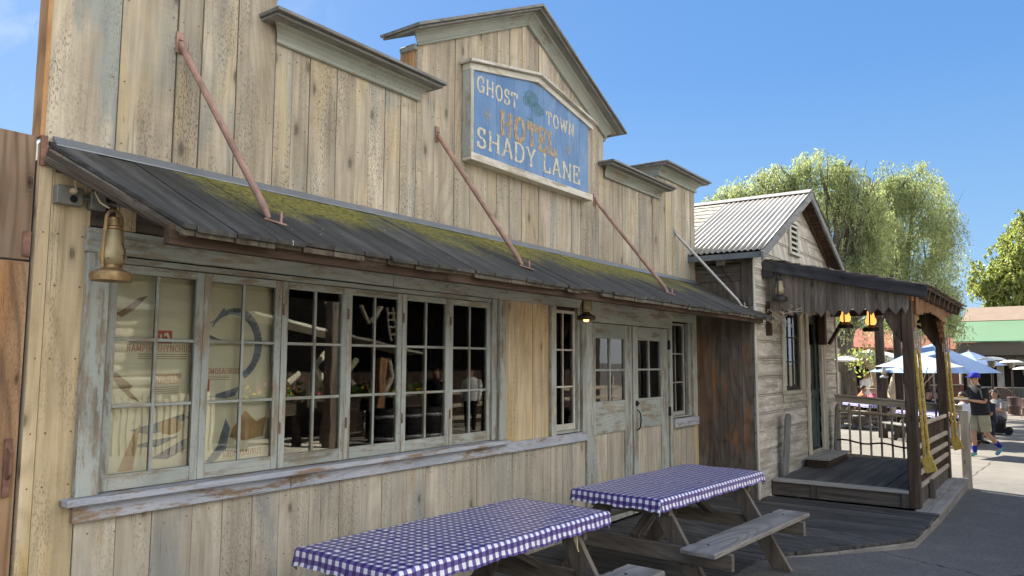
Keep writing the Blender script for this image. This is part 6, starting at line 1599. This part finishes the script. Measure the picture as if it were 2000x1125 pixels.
    if dress:
        K = (Vector(J['knL'])+Vector(J['knR']))*.5; Hh = (Vector(J['hipL'])+Vector(J['hipR']))*.5
        loft(mb, [(Hh-(K-Hh)*.2, .12, .20, K-Hh), (Hh, .14, .22, K-Hh), (Hh.lerp(K, .6), .12, .235, K-Hh), (Hh.lerp(K, 1.1), .09, .23, K-Hh)], 18, .04)
        loft(mb, [(K+Vector((.03, 0, .03)), .12, .22, (0, 0, 1)), (K+Vector((.02, 0, -.16)), .14, .23, (0, 0, 1)), (K+Vector((0, 0, -.3)), .15, .24, (0, 0, 1))], 18, .05)
    mb.build('dress' if dress else 'shirt', shirt, r, smooth=True)
    if not dress:
        mb = MB()
        loft(mb, [(pv+ax*.2, .118, .150, ax), (pv, .128, .165, ax), (pv-ax*.16, .125, .165, ax)] if not sit else [(pv+ax*.2, .12, .155, ax), (pv-ax*.1, .14, .175, ax)], 16)
        for n in 'LR':
            Hp, K, A_ = Vector(J['hip'+n]), Vector(J['kn'+n]), Vector(J['an'+n]); d_ = K-Hp
            rg = [(Hp-d_*.12, .10, .085, d_), (Hp+d_*.15, .115, .100, d_), (Hp+d_*.5, .108, .098, d_), (Hp+d_*.9, .102, .095, d_)]
            if leglen > .6: rg = rg[:3]+[(K, .085, .08, d_.normalized()+(A_-K).normalized()), (K.lerp(A_, .5), .07, .068, A_-K), (K.lerp(A_, .96), .062, .058, A_-K)]
            loft(mb, rg, 14, .03, 2)
        mb.build('trousers' if leglen > .6 else 'shorts', legs, r, smooth=True)
    for n in 'LR':
        A_, T = Vector(J['an'+n]), Vector(J['to'+n]); d = (T-A_); d.normalize()
        V = []; E = []
        hl = A_-d*.045+Vector((0, 0, -.03)); i = add(tuple(hl), (.045, .04)); i = add(tuple(A_+d*.05+Vector((0, 0, -.02))), (.046, .042), i); add(tuple(T+d*.035), (.046, .030), i)
        skinned('shoe', V, E, shoes or cloth_m('dark_shoes', (.03, .03, .03)), r, 0, 1)
        if socks:
            K = J['kn'+n]; mb = MB(); mb.tube([lerp3(A_, K, .02), lerp3(A_, K, .2), lerp3(A_, K, .34)], [.042, .05, .056], 10); mb.build('sock', socks, r, smooth=True)
    r.location = loc; r.rotation_euler = (0, 0, rz); r.scale = (scale,)*3
    return r
STAND = dict(pelvis=(0, 0, .93), chest=(.0, 0, 1.28), neck=(.01, 0, 1.47), head=(.03, 0, 1.555),
    shL=(0, .175, 1.37), elL=(-.02, .215, 1.10), wrL=(.06, .22, .86), haL=(.08, .22, .77), shR=(0, -.175, 1.37), elR=(-.02, -.215, 1.10), wrR=(.06, -.22, .86), haR=(.08, -.22, .77),
    hipL=(0, .085, .88), knL=(.02, .095, .48), anL=(0, .10, .08), toL=(.13, .11, .035), hipR=(0, -.085, .88), knR=(.02, -.095, .48), anR=(0, -.10, .08), toR=(.13, -.11, .035))
SIT = dict(STAND, pelvis=(0, 0, .53), chest=(.06, 0, .87), neck=(.09, 0, 1.06), head=(.13, 0, 1.145), shL=(.06, .175, .96), elL=(.12, .215, .71), wrL=(.34, .14, .76), haL=(.42, .12, .77), shR=(.06, -.175, .96), elR=(.12, -.215, .71), wrR=(.34, -.14, .76), haR=(.42, -.12, .77),
    hipL=(.03, .085, .50), knL=(.44, .12, .50), anL=(.40, .12, .09), toL=(.53, .13, .04), hipR=(.03, -.085, .50), knR=(.44, -.12, .50), anR=(.40, -.12, .09), toR=(.53, -.13, .04))
WALK = dict(STAND, pelvis=(0, 0, .92), chest=(.03, 0, 1.27), neck=(.06, 0, 1.46), head=(.09, 0, 1.545), shL=(.03, .175, 1.36), elL=(.03, .205, 1.10), wrL=(.27, .12, 1.13), haL=(.35, .08, 1.15), shR=(.03, -.175, 1.36), elR=(.02, -.21, 1.09), wrR=(.25, -.13, 1.10), haR=(.33, -.09, 1.12),
    hipL=(.0, .085, .87), knL=(-.04, .09, .47), anL=(-.33, .09, .20), toL=(-.24, .09, .07), hipR=(0, -.085, .87), knR=(.10, -.09, .48), anR=(.10, -.09, .08), toR=(.23, -.10, .035))
def face_dir(dx, toward=0.):  # dx: image-right component, toward: towards the camera
    f_ = Rw@np.array([dx, 0, -toward]); return math.atan2(f_[1], f_[0])
mx_, my_ = 18.47, -2.50
pm = person('walking person in blue cap, black T-shirt and khaki shorts carrying a paper tray of food', (mx_, my_, gz(mx_)), face_dir(-1, .1), WALK, cloth_m('black_tshirt', (.012, .013, .016)), cloth_m('khaki_shorts', (.30, .29, .20)), hat=('cap', cloth_m('royal_blue', (.02, .035, .33))), shoes=cloth_m('teal_shoes', (.12, .42, .45)), socks=cloth_m('blue_socks', (.02, .03, .30)), scale=1.02)
f_ = Vector((math.cos(pm.rotation_euler.z), math.sin(pm.rotation_euler.z), 0)); tp = Vector((mx_, my_, gz(mx_)))+f_*.42
tr = thing('food_tray', 'white paper tray of food held out by the walking person', 'tray', (tp.x, tp.y, tp.z+1.17))
mb = MB(); mb.lathe([(0, 0), (.12, 0), (.15, .03), (.155, .03), (.125, -.006), (0, -.006)], (tp.x, tp.y, tp.z+1.175), 18); mb.build('tray', cloth_m('white_paper', (.7, .68, .62)), tr)
mb = MB(); g = random.Random(2)
for _ in range(9): mb.tube([(tp.x+g.uniform(-.07, .05), tp.y+g.uniform(-.06, .06), tp.z+1.195), (tp.x+g.uniform(-.06, .07), tp.y+g.uniform(-.06, .06), tp.z+1.225)], .022, 6)
mb.build('food', cloth_m('golden_food', (.55, .30, .08)), tr, smooth=True)
PP = [ # px, depth, pose, facing(dx, toward), shirt, legs, skin, hair, hat, label, kwargs
 (1803, 19.6, SIT, (.3, 1), 'black_shirt', (.015, .015, .018), M_SKIN, 'short', None, 'seated person in black with dark hair between the two porch posts', {}),
 (1829, 19.9, SIT, (-.4, 1), 'navy_shirt', (.02, .025, .06), M_SKIN, None, ('cap', 'dark_cap', (.03, .03, .035)), 'seated person in navy wearing a dark cap, just left of the far porch post', {}),
 (1676, 24.0, SIT, (1, .2), 'orange_top', (.42, .15, .05), M_SKIN2, 'short', None, 'seated person in an orange top right beside the thick tree trunk', {}),
 (1708, 23.4, SIT, (-1, .2), 'pink_shirt', (.55, .12, .15), M_SKIN, None, ('brim', 'olive_hat', (.2, .18, .1)), 'seated person in a pink shirt and olive brimmed hat left of the lantern pole', {}),
 (1711, 27.5, STAND, (-.6, .4), 'olive_vest', (.22, .2, .12), M_SKIN, None, ('brim', 'cream_hat', (.62, .55, .4)), 'standing person in an olive vest and cream hat beyond the lantern pole', {'leglen': 1.}),
 (1690, 27.0, dict(STAND, elR=(.08, -.26, 1.42), wrR=(.08, -.16, 1.62), haR=(.06, -.1, 1.66)), (-.3, -1), 'white_shirt', (.72, .72, .70), M_SKIN, 'short', None, 'standing person in a white top and teal trousers with a hand raised to the head', {'leglen': 1., 'legs': ('teal_trousers', (.04, .26, .26))}),
 (1884, 17.6, SIT, (-.3, -1), 'patterned_dress', (.50, .53, .62), M_SKIN, 'long', None, 'seated person in a pale patterned dress behind the food tray', {'dress': True}),
 (1872, 18.8, SIT, (1, .4), 'white_top', (.6, .58, .54), M_SKIN, 'long', None, 'seated person with long dark hair facing the pale patterned dress', {}),
 (1926, 18.6, SIT, (-1, .15), 'dark_navy_top', (.02, .022, .035), M_SKIN, 'long', None, 'seated person in dark navy directly behind the walking person', {'leglen': 1.}),
 (1946, 20.2, SIT, (-1, .3), 'grey_top', (.3, .29, .28), M_SKIN, 'long', None, 'seated person in a grey top by the trash bin', {'leglen': 1.}),
]
for (px, D, J, fd, sn, scol, sk_, hr_, ht, lab, kw) in PP:
    x, y, z = at(px, D); kw = dict(kw); lg = kw.pop('legs', ('dark_trousers', (.03, .035, .05)))
    person(lab, (x, y, z), face_dir(*fd), J, cloth_m(sn, scol), cloth_m(*lg), skin=sk_, hair=hr_, hat=(ht[0], cloth_m(ht[1], ht[2])) if ht else None, **kw)
# far picnic tables with cloths, sharing the meshes of the near ones
for (px, D, a, lab, cl) in ((1815, 18.7, 40, 'picnic table beyond the balustrade where two people in dark clothes sit', 'gingham cloth on the table between the porch posts'), (1692, 23.2, 35, 'picnic table beside the thick tree trunk', 'gingham cloth on the table beside the thick tree trunk'), (1742, 25.5, 40, 'picnic table under the white umbrella, right of the lantern pole', 'gingham cloth on the table right of the lantern pole')):
    x, y, z = at(px, D)
    t_ = copy_tree(proto); t_.location = (x, y, z); t_.rotation_euler = (0, 0, R_(a)); t_['label'] = lab; t_['group'] = 'plaza picnic tables'
    c_ = CLOTH.copy(); col.objects.link(c_); c_.location = (x, y, z+.004); c_.rotation_euler = (0, 0, R_(a)); c_['label'] = cl; c_['group'] = 'plaza tablecloths'
# ---------------------------------------------------------------- across the street: what the window glass mirrors
def rp(px, py, Y0):
    r_ = Rw@np.array([px-1000, py-562.5, FPX]); t = (.04-CAM[1])/r_[1]; p = CAM+t*r_; d = r_*np.array([1, -1, 1]); t = (Y0-p[1])/d[1]; return Vector(p+t*d)
BN = thing('timber_barn', 'dark timber barn with pale diagonal braces across the street, mirrored in the window glass', 'barn', (11, -10.5, -.2))
mb = MB(); x = 9.2
while x < 27:
    w = random.uniform(.2, .32); mb.box(x, x+w-.006, -11.2, -11.16+random.uniform(0, .02), -.5, 5.3); x += w
mb.box(9.2, 27, -18, -11.21, -.5, 5.4); mb.build('wall', W_BEAM, BN)
mb = MB(); mb.hexa([(9.0, -18.2, 7.0), (27.3, -18.2, 7.0), (27.3, -7.6, 4.7), (9.0, -7.6, 4.7), (9.0, -18.2, 7.12), (27.3, -18.2, 7.12), (27.3, -7.6, 4.82), (9.0, -7.6, 4.82)], 'y'); mb.build('roof', W_POST, BN)
mb = MB()
for x in (10.8, 16.2, 21.5, 26.8): mb.box(x, x+.22, -8.72, -8.5, -.4, 4.85)
mb.box(9.2, 27, -8.75, -8.45, 4.2, 4.45, 'x')
mb.build('veranda_post', W_POST, BN, each=True)
W_PALE = wood('pale_pole_wood', ((.3, .26, .19), (.45, .4, .3), (.58, .53, .42)), pit=.2)
def refl_beam(pts, w, Y0=-9., mat=None, name='brace'):
    m_ = MB(); m_.tube([rp(a, b_, Y0) for a, b_ in pts], w, 8); m_.build(name, mat or W_PALE, BN)
refl_beam([(638, 590), (653, 623)], .05); refl_beam([(704, 598), (720, 631)], .05); refl_beam([(744, 599), (726, 628)], .06)
refl_beam([(637, 689), (614, 716), (630, 740)], .07); refl_beam([(696, 703), (672, 732), (688, 753)], .07); refl_beam([(582, 729), (560, 748)], .06)
refl_beam([(757, 700), (763, 735), (748, 764)], .07)
for px in (755, 766): refl_beam([(px, 601), (px+8, 665)], .025, name='ladder_rail')
for k in range(4): refl_beam([(757+k*2, 612+k*14), (768+k*2, 612+k*14)], .02, name='ladder_rung')
pa, pb = rp(470, 612, -9.1), rp(800, 690, -9.1); d = (pb-pa); d.normalize()
mb = MB(); mb.beam(pa, pb, .9, .05); mb.build('lean_to_roof', W_SHAKE, BN)
mb = MB(); mb.beam(rp(745, 700, -8.9), rp(728, 870, -8.9), .2, .2); mb.build('leaning_post', W_ORANGE, BN)
LC = thing('log_cabin', 'pale sunlit log cabin across the street, mirrored in the two poster sashes', 'cabin', (2, -11.5, -.1))
mb = MB()
for k in range(11): mb.tube([(-10, -11.2, .05+k*.24), (-3, -11.17, .05+k*.24), (3, -11.2, .05+k*.24), (8.9, -11.18, .05+k*.24)], .125, 9)
mb.build('log_wall', W_PALE, LC, smooth=True)
mb = MB(); mb.hexa([(-10.5, -15.5, 3.6), (9.1, -15.5, 3.6), (9.1, -10.8, 2.7), (-10.5, -10.8, 2.7), (-10.5, -15.5, 3.72), (9.1, -15.5, 3.72), (9.1, -10.8, 2.82), (-10.5, -10.8, 2.82)], 'y'); mb.build('roof', W_CAP, LC)
mb = MB()
x = -9.5
while x < 8.9:
    w = random.uniform(.07, .12); mb.box(x, x+w, -9.9, -9.86, -.2, 1.0+random.uniform(-.08, .08)); x += w+random.uniform(.03, .06)
mb.box(-9.5, 8.9, -9.94, -9.905, .2, .3, 'x'); mb.box(-9.5, 8.9, -9.94, -9.905, .7, .8, 'x')
pk = thing('picket_fence', 'pale picket fence across the street, mirrored low in the two poster sashes', 'fence', (0, -9.9, -.1)); mb.build('pickets', W_PALE, pk)
FN = thing('rail_fence', 'split rail fence across the street, mirrored in the right window sashes', 'fence', (17, -9.8, -.2))
mb = MB()
for z in (.25, .6, .95): mb.beam((12.9, -9.8, z-.1), (26, -9.8, z-.2), .05, .11)
mb.build('rail', W_PALE, FN, bevel=.01, each=True)
mb = MB()
for x in (13, 15.1, 17.2, 19.3, 21.4, 23.5, 25.6): mb.box(x, x+.14, -9.95, -9.82, -.4, 1.15)
mb.build('fence_post', W_PALE, FN, bevel=.01, each=True)
g = random.Random(5)
M_F1 = simple('yellow_petals', (.75, .55, .02), .7); M_F2 = simple('pink_petals', (.6, .08, .15), .7); M_GRN = simple('planter_leaves', (.05, .12, .03), .7)
for (x0, lab) in ((9.2, 'long flower planter with yellow and pink blooms mirrored in the third sash'), (11.3, 'long flower planter with yellow and pink blooms mirrored in the fourth sash'), (13.4, 'flower planter mirrored beside the leaning post')):
    P_ = thing('flower_planter', lab, 'planter', (x0, -9.4, .6), 'flower planters across the street')
    mb = MB(); mb.box(x0, x0+1.6, -9.55, -9.25, .55, .8, 'x'); mb.box(x0+.1, x0+.2, -9.5, -9.3, -.3, .55); mb.box(x0+1.4, x0+1.5, -9.5, -9.3, -.3, .55); mb.build('box', W_POST, P_)
    for nm, mt, n, s_ in (('leaves', M_GRN, 160, .06), ('yellow_blooms', M_F1, 60, .035), ('pink_blooms', M_F2, 40, .035)):
        mb = MB()
        for _ in range(n):
            c0 = Vector((x0+g.uniform(.02, 1.58), -9.4+g.gauss(0, .1), .86+abs(g.gauss(0, .13))+(0 if nm == 'leaves' else .05))); a_ = Vector((g.gauss(0, 1), g.gauss(0, 1), g.gauss(0, 1))).normalized()*s_; b_ = a_.orthogonal().normalized()*s_
            mb.face([tuple(c0-a_), tuple(c0-b_), tuple(c0+a_), tuple(c0+b_)], [(0, 0)]*4)
        mb.build(nm, mt, P_)
for i, (px, py, lab) in enumerate(((750, 870, 'black barrel mirrored below the ladder'), (800, 858, 'black barrel mirrored in the fifth sash'), (835, 850, 'black barrel mirrored right of the fifth sash muntin'))):
    p = rp(px, py, -8.0); T_ = thing('barrel', lab, 'barrel', (p.x, p.y, gz(p.x)), 'black barrels across the street')
    mb = MB(); mb.lathe([(0, 0), (.27, 0), (.31, .2), (.33, .42), (.31, .64), (.28, .8), (.24, .8), (.24, .76), (0, .76)], (p.x, p.y, gz(p.x)), 20); mb.build('body', M_BLACK, T_, smooth=True)
    mb = MB()
    for z in (.16, .62): mb.lathe([(.31, z-.02), (.325, z), (.325, z+.03), (.31, z+.05)], (p.x, p.y, gz(p.x)), 20)
    mb.build('hoop', M_GALV, T_)
p = rp(850, 850, -8.2); person('person in black top and dark jeans mirrored in the fifth sash', (p.x, p.y, gz(p.x)), math.pi*.9, STAND, cloth_m('black_top', (.012, .012, .012)), cloth_m('dark_jeans', (.02, .03, .06)), leglen=1.)
p = rp(918, 860, -8.6); person('person in white shirt and black trousers mirrored in the last sash', (p.x, p.y, gz(p.x)), math.pi*.8, STAND, cloth_m('white_long_sleeve', (.65, .65, .62)), cloth_m('black_trousers', (.012, .012, .014)), leglen=1., sleeve=.9)
